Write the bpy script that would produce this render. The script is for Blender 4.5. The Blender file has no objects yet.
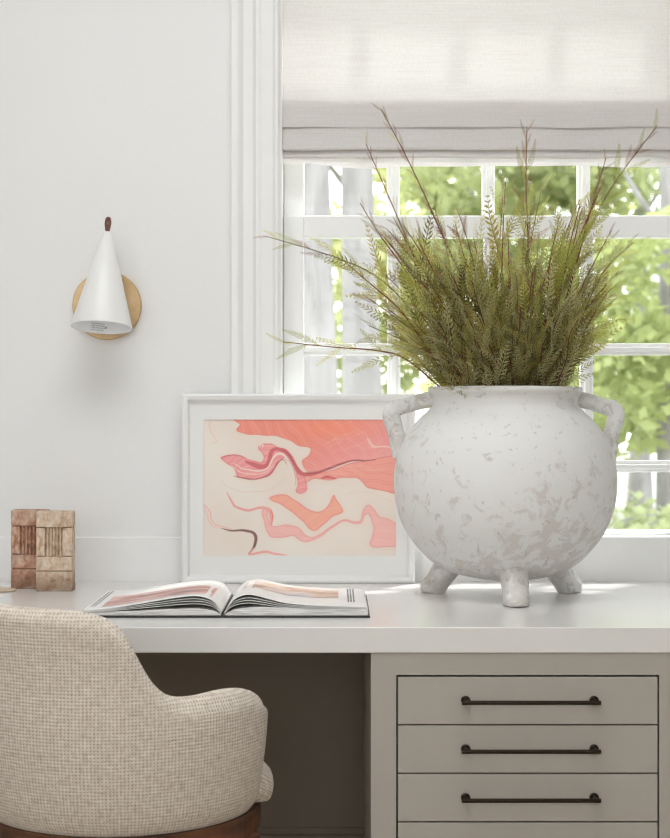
import bpy, bmesh, math, random
import numpy as np
from mathutils import Vector, Matrix, Euler, noise as mnoise
R = math.radians
rnd = random.Random(11)
scene = bpy.context.scene
COL = scene.collection

# ------------------------------------------------------------------ camera (level, looking at the back wall)
CAMY, CAMZ = -3.352, 1.118
FPX = 1600.0
cam_d = bpy.data.cameras.new('camera')
cam = bpy.data.objects.new('camera', cam_d); COL.objects.link(cam)
cam.location = (0, CAMY, CAMZ); cam.rotation_euler = (R(90), 0, 0)
cam_d.sensor_fit = 'VERTICAL'; cam_d.sensor_height = 36; cam_d.sensor_width = 36
cam_d.lens = 36 * FPX / 838; cam_d.shift_y = -14 / 838
cam_d.clip_start = .05; cam_d.clip_end = 200
cam_d.dof.use_dof = True; cam_d.dof.focus_distance = 2.95; cam_d.dof.aperture_fstop = 7.0
scene.camera = cam

# ------------------------------------------------------------------ helpers
def tag(o, label=None, cat=None, group=None, kind=None):
    if label: o['label'] = label
    if cat: o['category'] = cat
    if group: o['group'] = group
    if kind: o['kind'] = kind
    return o

def empty(name, loc=(0, 0, 0), rz=0):
    o = bpy.data.objects.new(name, None); COL.objects.link(o)
    o.location = loc; o.rotation_euler = (0, 0, rz); o.empty_display_size = .05
    return o

def mesh_obj(name, verts, faces, mat, parent=None, loc=None, smooth=False, uvs=None):
    me = bpy.data.meshes.new(name)
    me.from_pydata([tuple(v) for v in verts], [], [tuple(f) for f in faces])
    if mat: me.materials.append(mat)
    if smooth:
        for p in me.polygons: p.use_smooth = True
    if uvs is not None:
        uvl = me.uv_layers.new(name='UVMap')
        for lp in me.loops: uvl.data[lp.index].uv = uvs[lp.vertex_index]
    o = bpy.data.objects.new(name, me); COL.objects.link(o)
    if loc: o.location = loc
    if parent: o.parent = parent
    return o

class MB:
    """collects shapes and links them as one mesh object"""
    def __init__(s): s.bm = bmesh.new()
    def box(s, x0, x1, y0, y1, z0, z1, mat=None):
        vs = [s.bm.verts.new(c) for c in ((x0,y0,z0),(x1,y0,z0),(x1,y1,z0),(x0,y1,z0),(x0,y0,z1),(x1,y0,z1),(x1,y1,z1),(x0,y1,z1))]
        for f in ((0,3,2,1),(4,5,6,7),(0,1,5,4),(1,2,6,5),(2,3,7,6),(3,0,4,7)):
            s.bm.faces.new([vs[i] for i in f])
        return s
    def tube(s, pts, rads, seg=10, cap=True, squash=1.0, up=None):
        pts = [Vector(p) for p in pts]
        if not hasattr(rads, '__len__'): rads = [rads] * len(pts)
        rings = []; prev = up and Vector(up)
        for i, p in enumerate(pts):
            a = pts[max(0, i-1)]; b = pts[min(len(pts)-1, i+1)]
            t = (b - a).normalized()
            if prev is None:
                prev = Vector((0, 0, 1)) if abs(t.z) < .9 else Vector((0, 1, 0))
            n = (prev - t * prev.dot(t)).normalized(); prev = n
            b2 = t.cross(n)
            rings.append([s.bm.verts.new(p + (n * math.cos(2*math.pi*k/seg) + b2 * squash * math.sin(2*math.pi*k/seg)) * rads[i]) for k in range(seg)])
        for i in range(len(rings) - 1):
            for k in range(seg):
                s.bm.faces.new([rings[i][k], rings[i][(k+1) % seg], rings[i+1][(k+1) % seg], rings[i+1][k]])
        if cap:
            s.bm.faces.new(rings[0][::-1]); s.bm.faces.new(rings[-1])
        return s
    def lathe(s, prof, seg=48, center=(0, 0, 0), axis='Z', close_first=False, close_last=False):
        c = Vector(center); rings = []
        for r, h in prof:
            ring = []
            for k in range(seg):
                a = 2*math.pi*k/seg
                if axis == 'Z': v = Vector((r*math.cos(a), r*math.sin(a), h))
                elif axis == 'Y': v = Vector((r*math.cos(a), h, r*math.sin(a)))
                else: v = Vector((h, r*math.cos(a), r*math.sin(a)))
                ring.append(s.bm.verts.new(c + v))
            rings.append(ring)
        for i in range(len(rings)-1):
            for k in range(seg):
                s.bm.faces.new([rings[i][k], rings[i][(k+1) % seg], rings[i+1][(k+1) % seg], rings[i+1][k]])
        if close_first: s.bm.faces.new(rings[0][::-1])
        if close_last: s.bm.faces.new(rings[-1])
        return s
    def build(s, name, mat, parent=None, loc=None, smooth=False, bevel=0, seg=2, angle=30, sub=0):
        bmesh.ops.recalc_face_normals(s.bm, faces=s.bm.faces)
        me = bpy.data.meshes.new(name); s.bm.to_mesh(me); s.bm.free()
        me.materials.append(mat)
        if smooth:
            for p in me.polygons: p.use_smooth = True
        o = bpy.data.objects.new(name, me); COL.objects.link(o)
        if loc: o.location = loc
        if parent: o.parent = parent
        if bevel:
            m = o.modifiers.new('bevel', 'BEVEL'); m.width = bevel; m.segments = seg; m.limit_method = 'ANGLE'; m.angle_limit = R(angle)
        if sub:
            m = o.modifiers.new('sub', 'SUBSURF'); m.levels = sub; m.render_levels = sub
        return o

def catmull(pts, n=8, closed=False):
    pts = [Vector(p) for p in pts]; out = []; N = len(pts)
    for i in range(N if closed else N-1):
        if closed: p0, p1, p2, p3 = pts[i-1], pts[i], pts[(i+1) % N], pts[(i+2) % N]
        else: p0, p1, p2, p3 = pts[max(0, i-1)], pts[i], pts[i+1], pts[min(N-1, i+2)]
        for k in range(n):
            t = k/n
            out.append(.5*((2*p1) + (-p0+p2)*t + (2*p0-5*p1+4*p2-p3)*t*t + (-p0+3*p1-3*p2+p3)*t**3))
    if not closed: out.append(pts[-1])
    return out

# ------------------------------------------------------------------ materials
def srgb(r, g, b):
    f = lambda c: (c/255/12.92) if c/255 <= .04045 else ((c/255+.055)/1.055)**2.4
    return (f(r), f(g), f(b), 1)

def new_mat(name):
    m = bpy.data.materials.new(name); m.use_nodes = True
    nt = m.node_tree; b = nt.nodes['Principled BSDF']
    return m, nt, b

def N(nt, typ, **kw):
    n = nt.nodes.new(typ)
    for k, v in kw.items():
        if k in n.inputs: n.inputs[k].default_value = v
        else: setattr(n, k, v)
    return n

def ramp(nt, fac, stops):
    r = nt.nodes.new('ShaderNodeValToRGB'); e = r.color_ramp.elements
    while len(e) > 2: e.remove(e[-1])
    e[0].position, e[0].color = stops[0]; e[1].position, e[1].color = stops[1]
    for p, c in stops[2:]:
        x = e.new(p); x.color = c
    nt.links.new(fac, r.inputs['Fac']); return r.outputs['Color']

def mix(nt, fac, a, b, mode='MIX'):
    m = nt.nodes.new('ShaderNodeMix'); m.data_type = 'RGBA'; m.blend_type = mode
    for sock, v in ((m.inputs[0], fac), (m.inputs[6], a), (m.inputs[7], b)):
        if hasattr(v, 'is_linked'): nt.links.new(v, sock)
        else: sock.default_value = v
    return m.outputs[2]

def paint(name, col, rough=.5, noise_amt=.03, bump=.02, scale=60, coord='Object'):
    m, nt, b = new_mat(name)
    tc = N(nt, 'ShaderNodeTexCoord')
    n1 = N(nt, 'ShaderNodeTexNoise', Scale=scale, Detail=3.0); nt.links.new(tc.outputs[coord], n1.inputs['Vector'])
    d = tuple(c*(1-noise_amt) for c in col[:3]) + (1,)
    nt.links.new(ramp(nt, n1.outputs['Fac'], [(.3, d), (.7, col)]), b.inputs['Base Color'])
    b.inputs['Roughness'].default_value = rough
    if bump:
        bp = N(nt, 'ShaderNodeBump', Strength=bump, Distance=.002); nt.links.new(n1.outputs['Fac'], bp.inputs['Height'])
        nt.links.new(bp.outputs['Normal'], b.inputs['Normal'])
    return m

M = {}
M['wall'] = paint('wall_paint', (.80, .80, .795, 1), .55, .012, .03, 90)
M['trim'] = paint('trim_paint', (.82, .82, .815, 1), .35, .01, .01, 50)
M['ceiling'] = paint('ceiling_paint', (.82, .82, .81, 1), .7)
M['greige'] = paint('greige_paint', (.405, .372, .328, 1), .42, .03, .02, 40)
M['panel'] = paint('kneehole_shaded_greige', (.235, .192, .148, 1), .5, .03, .02, 40)  # the cabinet greige, darkened to carry the shade under the desk
M['desk'] = paint('desk_lacquer', (.73, .715, .695, 1), .18, .01, 0, 40)
M['bronze'] = paint('dark_bronze', (.030, .018, .011, 1), .38, .3, .02, 120); M['bronze'].node_tree.nodes['Principled BSDF'].inputs['Metallic'].default_value = .75
M['shade'] = paint('white_enamel', (.80, .80, .79, 1), .33, .01, 0, 40)
M['shade_in'] = paint('enamel_inside_lit', (.93, .95, .97, 1), .5, .01, 0, 40)  # paler and bluer than the outside, so the lining looks lit
M['leather'] = paint('brown_leather', srgb(112, 66, 46), .5, .35, .2, 400)
M['frame'] = paint('white_frame', (.80, .80, .80, 1), .4, .01, .01, 60)
M['mat'] = paint('mat_board', (.79, .79, .78, 1), .8, .01, .01, 300)
M['cover'] = paint('black_cover', (.012, .011, .010, 1), .45, .2, .02, 100)
M['ink'] = paint('grey_ink', (.20, .205, .21, 1), .7, .1, 0, 100)
M['ink_pale'] = paint('pale_ink', (.42, .45, .42, 1), .7, .1, 0, 100)
M['shadow_gap'] = paint('dark_gap', (.012, .010, .009, 1), .8, .1, 0, 40)
M['coaster'] = paint('pale_wood', srgb(205, 188, 165), .6, .2, .05, 60)

# brushed brass
m, nt, b = new_mat('brushed_brass'); tc = N(nt, 'ShaderNodeTexCoord')
n1 = N(nt, 'ShaderNodeTexNoise', Scale=30.0, Detail=4.0); nt.links.new(tc.outputs['Object'], n1.inputs['Vector'])
nt.links.new(ramp(nt, n1.outputs['Fac'], [(.3, srgb(188, 158, 116)), (.7, srgb(212, 184, 144))]), b.inputs['Base Color'])
b.inputs['Metallic'].default_value = .55; b.inputs['Roughness'].default_value = .42
M['brass'] = m

# page paper with fine edges
M['paper'] = paint('paper', (.80, .79, .77, 1), .45, .01, 0, 40)
m, nt, b = new_mat('page_edges'); tc = N(nt, 'ShaderNodeTexCoord')
sp = N(nt, 'ShaderNodeSeparateXYZ'); nt.links.new(tc.outputs['Object'], sp.inputs[0])
cb = N(nt, 'ShaderNodeCombineXYZ'); nt.links.new(sp.outputs['Z'], cb.inputs['Z'])
ml = N(nt, 'ShaderNodeMath', operation='MULTIPLY'); ml.inputs[1].default_value = .03
nt.links.new(sp.outputs['X'], ml.inputs[0]); nt.links.new(ml.outputs[0], cb.inputs['X'])
n1 = N(nt, 'ShaderNodeTexNoise', Scale=700.0, Detail=1.0); nt.links.new(cb.outputs[0], n1.inputs['Vector'])
nt.links.new(ramp(nt, n1.outputs['Fac'], [(.35, (.50, .48, .46, 1)), (.6, (.80, .79, .77, 1))]), b.inputs['Base Color'])
M['edges'] = m

def photo_mat(name, stops, scale):
    m, nt, b = new_mat(name); tc = N(nt, 'ShaderNodeTexCoord')
    mp = N(nt, 'ShaderNodeMapping'); mp.inputs['Scale'].default_value = scale
    nt.links.new(tc.outputs['Object'], mp.inputs['Vector'])
    n1 = N(nt, 'ShaderNodeTexNoise', Scale=1.0, Detail=6.0, Roughness=.6); nt.links.new(mp.outputs[0], n1.inputs['Vector'])
    nt.links.new(ramp(nt, n1.outputs['Fac'], stops), b.inputs['Base Color'])
    b.inputs['Roughness'].default_value = .3
    return m
M['photo_red'] = photo_mat('printed_photo_red', [(.33, srgb(120, 66, 62)), (.45, srgb(196, 130, 120)), (.55, srgb(224, 190, 182)), (.66, srgb(176, 172, 178))], (9, 30, 9))
M['photo_beige'] = photo_mat('printed_photo_beige', [(.35, srgb(150, 112, 96)), (.47, srgb(206, 176, 156)), (.58, srgb(224, 208, 196)), (.7, srgb(196, 196, 206))], (12, 14, 9))

# plaster of the pot
m, nt, b = new_mat('chipped_plaster'); tc = N(nt, 'ShaderNodeTexCoord')
V = tc.outputs['Object']
big = N(nt, 'ShaderNodeTexNoise', Scale=34.0, Detail=7.0, Roughness=.68, Distortion=.5); nt.links.new(V, big.inputs['Vector'])
area = N(nt, 'ShaderNodeTexNoise', Scale=4.5, Detail=2.0); nt.links.new(V, area.inputs['Vector'])
fine = N(nt, 'ShaderNodeTexNoise', Scale=46.0, Detail=6.0, Roughness=.65, Distortion=.6); nt.links.new(V, fine.inputs['Vector'])
sp = N(nt, 'ShaderNodeSeparateXYZ'); nt.links.new(V, sp.inputs[0])
low = N(nt, 'ShaderNodeMapRange'); nt.links.new(sp.outputs['Z'], low.inputs['Value'])
low.inputs['From Min'].default_value = .32; low.inputs['From Max'].default_value = .04; low.inputs['To Min'].default_value = -.05; low.inputs['To Max'].default_value = .05
a1 = N(nt, 'ShaderNodeMath', operation='MULTIPLY_ADD'); nt.links.new(area.outputs['Fac'], a1.inputs[0]); a1.inputs[1].default_value = .35; nt.links.new(big.outputs['Fac'], a1.inputs[2])
a2 = N(nt, 'ShaderNodeMath', operation='ADD'); nt.links.new(a1.outputs[0], a2.inputs[0]); nt.links.new(low.outputs[0], a2.inputs[1])
patch = ramp(nt, a2.outputs[0], [(.70, (0, 0, 0, 1)), (.775, (1, 1, 1, 1))])
speck = ramp(nt, fine.outputs['Fac'], [(.615, (0, 0, 0, 1)), (.665, (1, 1, 1, 1))])
c = mix(nt, patch, (.73, .725, .71, 1), (.63, .60, .565, 1))
f2 = N(nt, 'ShaderNodeMath', operation='MULTIPLY'); nt.links.new(speck, f2.inputs[0]); f2.inputs[1].default_value = .5
c = mix(nt, f2.outputs[0], c, (.40, .365, .325, 1))
gr = N(nt, 'ShaderNodeTexNoise', Scale=90.0, Detail=4.0, Roughness=.7); nt.links.new(V, gr.inputs['Vector'])
dk = ramp(nt, gr.outputs['Fac'], [(.70, (0, 0, 0, 1)), (.74, (.7, .7, .7, 1))])
c = mix(nt, dk, c, (.22, .19, .16, 1))
nt.links.new(c, b.inputs['Base Color']); b.inputs['Roughness'].default_value = .85
h1 = N(nt, 'ShaderNodeMath', operation='SUBTRACT'); nt.links.new(big.outputs['Fac'], h1.inputs[0]); nt.links.new(patch, h1.inputs[1])
h2 = N(nt, 'ShaderNodeMath', operation='MULTIPLY_ADD'); nt.links.new(speck, h2.inputs[0]); h2.inputs[1].default_value = -.5; nt.links.new(h1.outputs[0], h2.inputs[2])
bp = N(nt, 'ShaderNodeBump', Strength=.32, Distance=.004); nt.links.new(h2.outputs[0], bp.inputs['Height']); nt.links.new(bp.outputs['Normal'], b.inputs['Normal'])
M['plaster'] = m
mw = m.copy(); mw.name = 'worn_plaster'
for nd in mw.node_tree.nodes:
    if nd.type == 'VALTORGB':
        e = nd.color_ramp.elements
        if abs(e[0].position-.70)+abs(e[1].position-.775) < .001: e[0].position, e[1].position = .62, .72
        elif abs(e[0].position-.615) < .001: e[0].position, e[1].position = .555, .61
        elif abs(e[0].position-.70) < .001: e[0].position, e[1].position = .64, .70
M['plaster_worn'] = mw

# weathered carved wood
def carved_mat(name, c0, c1, c2):
    m, nt, b = new_mat(name); tc = N(nt, 'ShaderNodeTexCoord')
    mp = N(nt, 'ShaderNodeMapping'); mp.inputs['Scale'].default_value = (90, 90, 60); nt.links.new(tc.outputs['Object'], mp.inputs['Vector'])
    n1 = N(nt, 'ShaderNodeTexNoise', Scale=1.0, Detail=7.0, Roughness=.65, Distortion=.4); nt.links.new(mp.outputs[0], n1.inputs['Vector'])
    n2 = N(nt, 'ShaderNodeTexNoise', Scale=14.0, Detail=3.0); nt.links.new(tc.outputs['Object'], n2.inputs['Vector'])
    sp = N(nt, 'ShaderNodeSeparateXYZ'); nt.links.new(tc.outputs['Object'], sp.inputs[0])
    base = ramp(nt, n1.outputs['Fac'], [(.32, c0), (.5, c1), (.66, c2)])
    mr = N(nt, 'ShaderNodeMapRange'); nt.links.new(sp.outputs['Z'], mr.inputs['Value'])   # browner towards the foot of the block
    mr.inputs['From Min'].default_value = .045; mr.inputs['From Max'].default_value = .005; mr.inputs['To Max'].default_value = .75
    base = mix(nt, mr.outputs[0], base, srgb(118, 88, 70))
    w = ramp(nt, n2.outputs['Fac'], [(.48, (0, 0, 0, 1)), (.62, (.55, .55, .55, 1))])
    base = mix(nt, w, base, srgb(212, 200, 186))
    nt.links.new(base, b.inputs['Base Color']); b.inputs['Roughness'].default_value = .8
    bp = N(nt, 'ShaderNodeBump', Strength=.5, Distance=.002); nt.links.new(n1.outputs['Fac'], bp.inputs['Height']); nt.links.new(bp.outputs['Normal'], b.inputs['Normal'])
    return m
M['carved_red'] = carved_mat('weathered_reddish_wood', srgb(116, 80, 62), srgb(180, 134, 110), srgb(212, 180, 156))
M['carved_pale'] = carved_mat('weathered_pale_wood', srgb(142, 112, 88), srgb(202, 176, 150), srgb(222, 206, 188))

# woven linen on UV (metres)
m, nt, b = new_mat('woven_linen'); tc = N(nt, 'ShaderNodeTexCoord')
def threads(scale):
    mp = N(nt, 'ShaderNodeMapping'); mp.inputs['Scale'].default_value = scale; nt.links.new(tc.outputs['UV'], mp.inputs['Vector'])
    n = N(nt, 'ShaderNodeTexNoise', Scale=1.0, Detail=3.0, Roughness=.55); nt.links.new(mp.outputs[0], n.inputs['Vector']); return n.outputs['Fac']
def wv(axis):
    w = N(nt, 'ShaderNodeTexWave', Scale=60.0, Distortion=.7, Detail=1.0); w.bands_direction = axis
    w.inputs['Detail Scale'].default_value = .6
    nt.links.new(tc.outputs['UV'], w.inputs['Vector']); return w.outputs['Fac']
tw = threads((260, 60, 1)); tf = threads((60, 260, 1)); wx, wy = wv('X'), wv('Y')
s1 = N(nt, 'ShaderNodeMath', operation='ADD'); nt.links.new(tw, s1.inputs[0]); nt.links.new(tf, s1.inputs[1])
base = ramp(nt, s1.outputs[0], [(.78, srgb(158, 143, 124)), (.98, srgb(202, 191, 176)), (1.0, srgb(207, 197, 183)), (1.0, srgb(222, 214, 203))])
# lerp ends by half the sum
s2 = N(nt, 'ShaderNodeMath', operation='MULTIPLY'); nt.links.new(s1.outputs[0], s2.inputs[0]); s2.inputs[1].default_value = .5
base = ramp(nt, s2.outputs[0], [(.36, srgb(190, 177, 163)), (.5, srgb(214, 203, 190)), (.64, srgb(226, 218, 208))])
hh = N(nt, 'ShaderNodeMath', operation='ADD'); nt.links.new(wx, hh.inputs[0]); nt.links.new(wy, hh.inputs[1])
gap = ramp(nt, hh.outputs[0], [(.25, (.6, .6, .6, 1)), (.8, (0, 0, 0, 1))])
base = mix(nt, gap, base, srgb(128, 112, 96))
nt.links.new(base, b.inputs['Base Color']); b.inputs['Roughness'].default_value = .9
h3 = N(nt, 'ShaderNodeMath', operation='MULTIPLY_ADD'); nt.links.new(hh.outputs[0], h3.inputs[0]); h3.inputs[1].default_value = .5; nt.links.new(s1.outputs[0], h3.inputs[2])
bp = N(nt, 'ShaderNodeBump', Strength=.35, Distance=.002); nt.links.new(h3.outputs[0], bp.inputs['Height']); nt.links.new(bp.outputs['Normal'], b.inputs['Normal'])
M['linen'] = m

# walnut
m, nt, b = new_mat('walnut'); tc = N(nt, 'ShaderNodeTexCoord')
mp = N(nt, 'ShaderNodeMapping'); mp.inputs['Scale'].default_value = (14, 14, 60); nt.links.new(tc.outputs['Object'], mp.inputs['Vector'])
n1 = N(nt, 'ShaderNodeTexNoise', Scale=1.0, Detail=5.0); nt.links.new(mp.outputs[0], n1.inputs['Vector'])
nt.links.new(ramp(nt, n1.outputs['Fac'], [(.3, srgb(62, 34, 18)), (.7, srgb(116, 72, 42))]), b.inputs['Base Color']); b.inputs['Roughness'].default_value = .35
M['walnut'] = m

# oak floor
m, nt, b = new_mat('oak_floor'); tc = N(nt, 'ShaderNodeTexCoord')
br = N(nt, 'ShaderNodeTexBrick', Scale=1.0); br.inputs['Color1'].default_value = srgb(176, 162, 145); br.inputs['Color2'].default_value = srgb(190, 176, 158); br.inputs['Mortar'].default_value = srgb(90, 70, 50)
br.inputs['Mortar Size'].default_value = .002; br.inputs['Brick Width'].default_value = 1.4; br.inputs['Row Height'].default_value = .1
nt.links.new(tc.outputs['Object'], br.inputs['Vector']); nt.links.new(br.outputs['Color'], b.inputs['Base Color']); b.inputs['Roughness'].default_value = .4
M['floor'] = m

# translucent blind linen
m, nt, b = new_mat('blind_linen'); tc = N(nt, 'ShaderNodeTexCoord')
def bth(scale):
    mp = N(nt, 'ShaderNodeMapping'); mp.inputs['Scale'].default_value = scale; nt.links.new(tc.outputs['Object'], mp.inputs['Vector'])
    n = N(nt, 'ShaderNodeTexNoise', Scale=1.0, Detail=3.0); nt.links.new(mp.outputs[0], n.inputs['Vector']); return n.outputs['Fac']
s1 = N(nt, 'ShaderNodeMath', operation='ADD'); nt.links.new(bth((9, 1, 300)), s1.inputs[0]); nt.links.new(bth((260, 1, 120)), s1.inputs[1])
s2 = N(nt, 'ShaderNodeMath', operation='MULTIPLY'); nt.links.new(s1.outputs[0], s2.inputs[0]); s2.inputs[1].default_value = .5
bc = ramp(nt, s2.outputs[0], [(.35, (.71, .675, .655, 1)), (.62, (.77, .75, .735, 1))])
b.inputs['Roughness'].default_value = .9; nt.links.new(bc, b.inputs['Base Color'])
tl = N(nt, 'ShaderNodeBsdfTranslucent'); nt.links.new(bc, tl.inputs['Color'])
mx = N(nt, 'ShaderNodeMixShader'); mx.inputs[0].default_value = .20
nt.links.new(b.outputs[0], mx.inputs[1]); nt.links.new(tl.outputs[0], mx.inputs[2])
nt.links.new(mx.outputs[0], nt.nodes['Material Output'].inputs['Surface'])
M['blind'] = m

def leaf_mat(name, c0, c1, trans, rough=.5, c2=None):
    m, nt, b = new_mat(name); oi = N(nt, 'ShaderNodeObjectInfo')
    tc = N(nt, 'ShaderNodeTexCoord')
    n1 = N(nt, 'ShaderNodeTexNoise', Scale=3.0, Detail=2.0); nt.links.new(tc.outputs['Object'], n1.inputs['Vector'])
    ad = N(nt, 'ShaderNodeMath', operation='ADD'); nt.links.new(oi.outputs['Random'], ad.inputs[0])
    sb = N(nt, 'ShaderNodeMath', operation='MULTIPLY_ADD'); nt.links.new(n1.outputs['Fac'], sb.inputs[0]); sb.inputs[1].default_value = .5; sb.inputs[2].default_value = -.25
    nt.links.new(sb.outputs[0], ad.inputs[1])
    stops = [(0, c0), (1, c1)] + ([(.55, c2)] if c2 else [])
    c = ramp(nt, ad.outputs[0], stops)
    nt.links.new(c, b.inputs['Base Color']); b.inputs['Roughness'].default_value = rough
    tl = N(nt, 'ShaderNodeBsdfTranslucent'); nt.links.new(c, tl.inputs['Color'])
    mx = N(nt, 'ShaderNodeMixShader'); mx.inputs[0].default_value = trans
    nt.links.new(b.outputs[0], mx.inputs[1]); nt.links.new(tl.outputs[0], mx.inputs[2])
    nt.links.new(mx.outputs[0], nt.nodes['Material Output'].inputs['Surface'])
    return m
M['frond_olive'] = leaf_mat('olive_leaf', srgb(136, 128, 62), srgb(202, 190, 112), .42, .5, srgb(170, 160, 84))
M['frond_green'] = leaf_mat('yellow_green_leaf', srgb(160, 166, 74), srgb(224, 216, 126), .5, .5, srgb(190, 192, 98))
M['frond_silver'] = leaf_mat('silver_green_leaf', srgb(152, 150, 100), srgb(216, 210, 160), .3, .5, srgb(186, 182, 128))
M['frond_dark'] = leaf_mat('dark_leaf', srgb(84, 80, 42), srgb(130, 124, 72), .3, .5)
M['frond_red'] = leaf_mat('reddish_leaf', srgb(126, 78, 62), srgb(172, 128, 96), .4, .5)
M['stem'] = paint('red_brown_stem', srgb(128, 64, 50), .6, .4, .1, 90)
M['stem_green'] = paint('olive_stem', srgb(120, 104, 62), .6, .3, .1, 90)
M['soil'] = paint('dark_moss', srgb(50, 44, 30), .9, .4, .3, 80)

# outdoors
M['tree_leaf'] = leaf_mat('tree_leaf', (.19, .225, .09, 1), (.50, .52, .26, 1), .5, .55, (.34, .375, .165, 1))
M['tree_leaf_yellow'] = leaf_mat('tree_leaf_yellow', (.34, .385, .16, 1), (.60, .62, .32, 1), .5, .55)
M['shrub_leaf'] = leaf_mat('shrub_leaf', (.20, .24, .11, 1), (.44, .48, .27, 1), .4, .55)
m, nt, b = new_mat('pale_bark'); tc = N(nt, 'ShaderNodeTexCoord')
mp = N(nt, 'ShaderNodeMapping'); mp.inputs['Scale'].default_value = (7, 7, 1.6); nt.links.new(tc.outputs['Object'], mp.inputs['Vector'])
n1 = N(nt, 'ShaderNodeTexNoise', Scale=1.0, Detail=6.0, Roughness=.65, Distortion=.5); nt.links.new(mp.outputs[0], n1.inputs['Vector'])
nt.links.new(ramp(nt, n1.outputs['Fac'], [(.32, (.15, .14, .14, 1)), (.65, (.29, .277, .277, 1))]), b.inputs['Base Color']); b.inputs['Roughness'].default_value = .9
bp = N(nt, 'ShaderNodeBump', Strength=.8, Distance=.05); nt.links.new(n1.outputs['Fac'], bp.inputs['Height']); nt.links.new(bp.outputs['Normal'], b.inputs['Normal'])
M['bark'] = m
m, nt, b = new_mat('garden_ground'); tc = N(nt, 'ShaderNodeTexCoord')
n1 = N(nt, 'ShaderNodeTexNoise', Scale=.9, Detail=5.0); nt.links.new(tc.outputs['Object'], n1.inputs['Vector'])
nt.links.new(ramp(nt, n1.outputs['Fac'], [(.4, (.14, .18, .06, 1)), (.52, (.34, .34, .29, 1)), (.7, (.40, .39, .35, 1))]), b.inputs['Base Color']); b.inputs['Roughness'].default_value = .95
M['ground'] = m
M['house_white'] = paint('white_clapboard', (.82, .82, .80, 1), .6)
M['roof'] = paint('grey_shingle', (.45, .45, .46, 1), .8, .2, .1, 20)

# window glass: clear, keeps daylight
m = bpy.data.materials.new('window_glass'); m.use_nodes = True; nt = m.node_tree; nt.nodes.remove(nt.nodes['Principled BSDF'])
tr = N(nt, 'ShaderNodeBsdfTransparent'); tr.inputs[0].default_value = (.97, .98, .975, 1)
gl = N(nt, 'ShaderNodeBsdfGlossy', Roughness=.02); mx = N(nt, 'ShaderNodeMixShader'); mx.inputs[0].default_value = .010
nt.links.new(tr.outputs[0], mx.inputs[1]); nt.links.new(gl.outputs[0], mx.inputs[2]); nt.links.new(mx.outputs[0], nt.nodes['Material Output'].inputs['Surface'])
M['glass'] = m

# ------------------------------------------------------------------ room shell
XL, XR, YF, ZC = -1.75, 2.6, -6.2, 2.75
WX0, WX1, WZ0, WZ1 = -.117, .783, .842, 2.21     # window opening in the back wall
WT = .16
tag(MB().box(XL-.1, XR+.1, YF-.1, 0, -.1, 0).build('floor', M['floor']), kind='structure')
tag(MB().box(XL-.1, XR+.1, YF-.1, WT, ZC, ZC+.1).build('ceiling', M['ceiling']), kind='structure')
w = MB().box(XL-.1, WX0, 0, WT, 0, ZC).box(WX1, XR+.1, 0, WT, 0, ZC).box(WX0, WX1, 0, WT, 0, WZ0-.03).box(WX0, WX1, 0, WT, WZ1, ZC)
tag(w.build('wall_back', M['wall']), kind='structure')
# right wall
tag(MB().box(XR, XR+.1, YF, 0, 0, ZC).build('wall_right', M['wall']), kind='structure')
# left wall with a tall window (nearer the camera) and front wall with a wide window behind the camera
LW = (-4.4, -3.2, 1.0, 2.4)
w = MB().box(XL-.1, XL, YF, LW[0], 0, ZC).box(XL-.1, XL, LW[1], 0, 0, ZC).box(XL-.1, XL, LW[0], LW[1], 0, LW[2]).box(XL-.1, XL, LW[0], LW[1], LW[3], ZC)
tag(w.build('wall_left', M['wall']), kind='structure')
FW = (-.9, .7, 1.05, 2.4)
w = MB().box(XL-.1, FW[0], YF-.1, YF, 0, ZC).box(FW[1], XR+.1, YF-.1, YF, 0, ZC).box(FW[0], FW[1], YF-.1, YF, 0, FW[2]).box(FW[0], FW[1], YF-.1, YF, FW[3], ZC)
tag(w.build('wall_front', M['wall']), kind='structure')

# window_1 : casing, jamb, two sashes with muntins and panes
win = tag(empty('window_1', ((WX0+WX1)/2, 0, WZ0)), kind='structure')
def wpart(mb, name, mat, **k):
    o = mb.build(name, mat, None, **k); o.parent = win; o.matrix_parent_inverse = Matrix.Translation(-win.location); return o
CAS = [(0, 0), (0, .010), (.003, .0125), (.008, .0125), (.013, .0155), (.036, .0165), (.043, .0125), (.048, .0125), (.054, .0175), (.074, .0185), (.082, .024), (.086, .0255), (.098, .0255), (.100, .023), (.100, 0)]
casing = MB()
loops = []
for ins, d in CAS:      # mitred surround: left leg, head, right leg as one moulding
    loops.append([casing.bm.verts.new(c) for c in ((WX0-ins, -d, WZ0), (WX0-ins, -d, WZ1+ins), (WX1+ins, -d, WZ1+ins), (WX1+ins, -d, WZ0))])
for i in range(len(loops)-1):
    for k in range(3): casing.bm.faces.new([loops[i][k], loops[i][k+1], loops[i+1][k+1], loops[i+1][k]])
wpart(casing, 'casing', M['trim'])
jamb = MB().box(WX0, WX0+.006, 0, WT, WZ0, WZ1).box(WX1-.006, WX1, 0, WT, WZ0, WZ1).box(WX0, WX1, 0, WT, WZ1-.006, WZ1)
wpart(jamb, 'jamb', M['trim'])
GX = [-.0665 + i*.2055 for i in range(5)]       # left edge of glass of each light, pitch of the muntins
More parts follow.
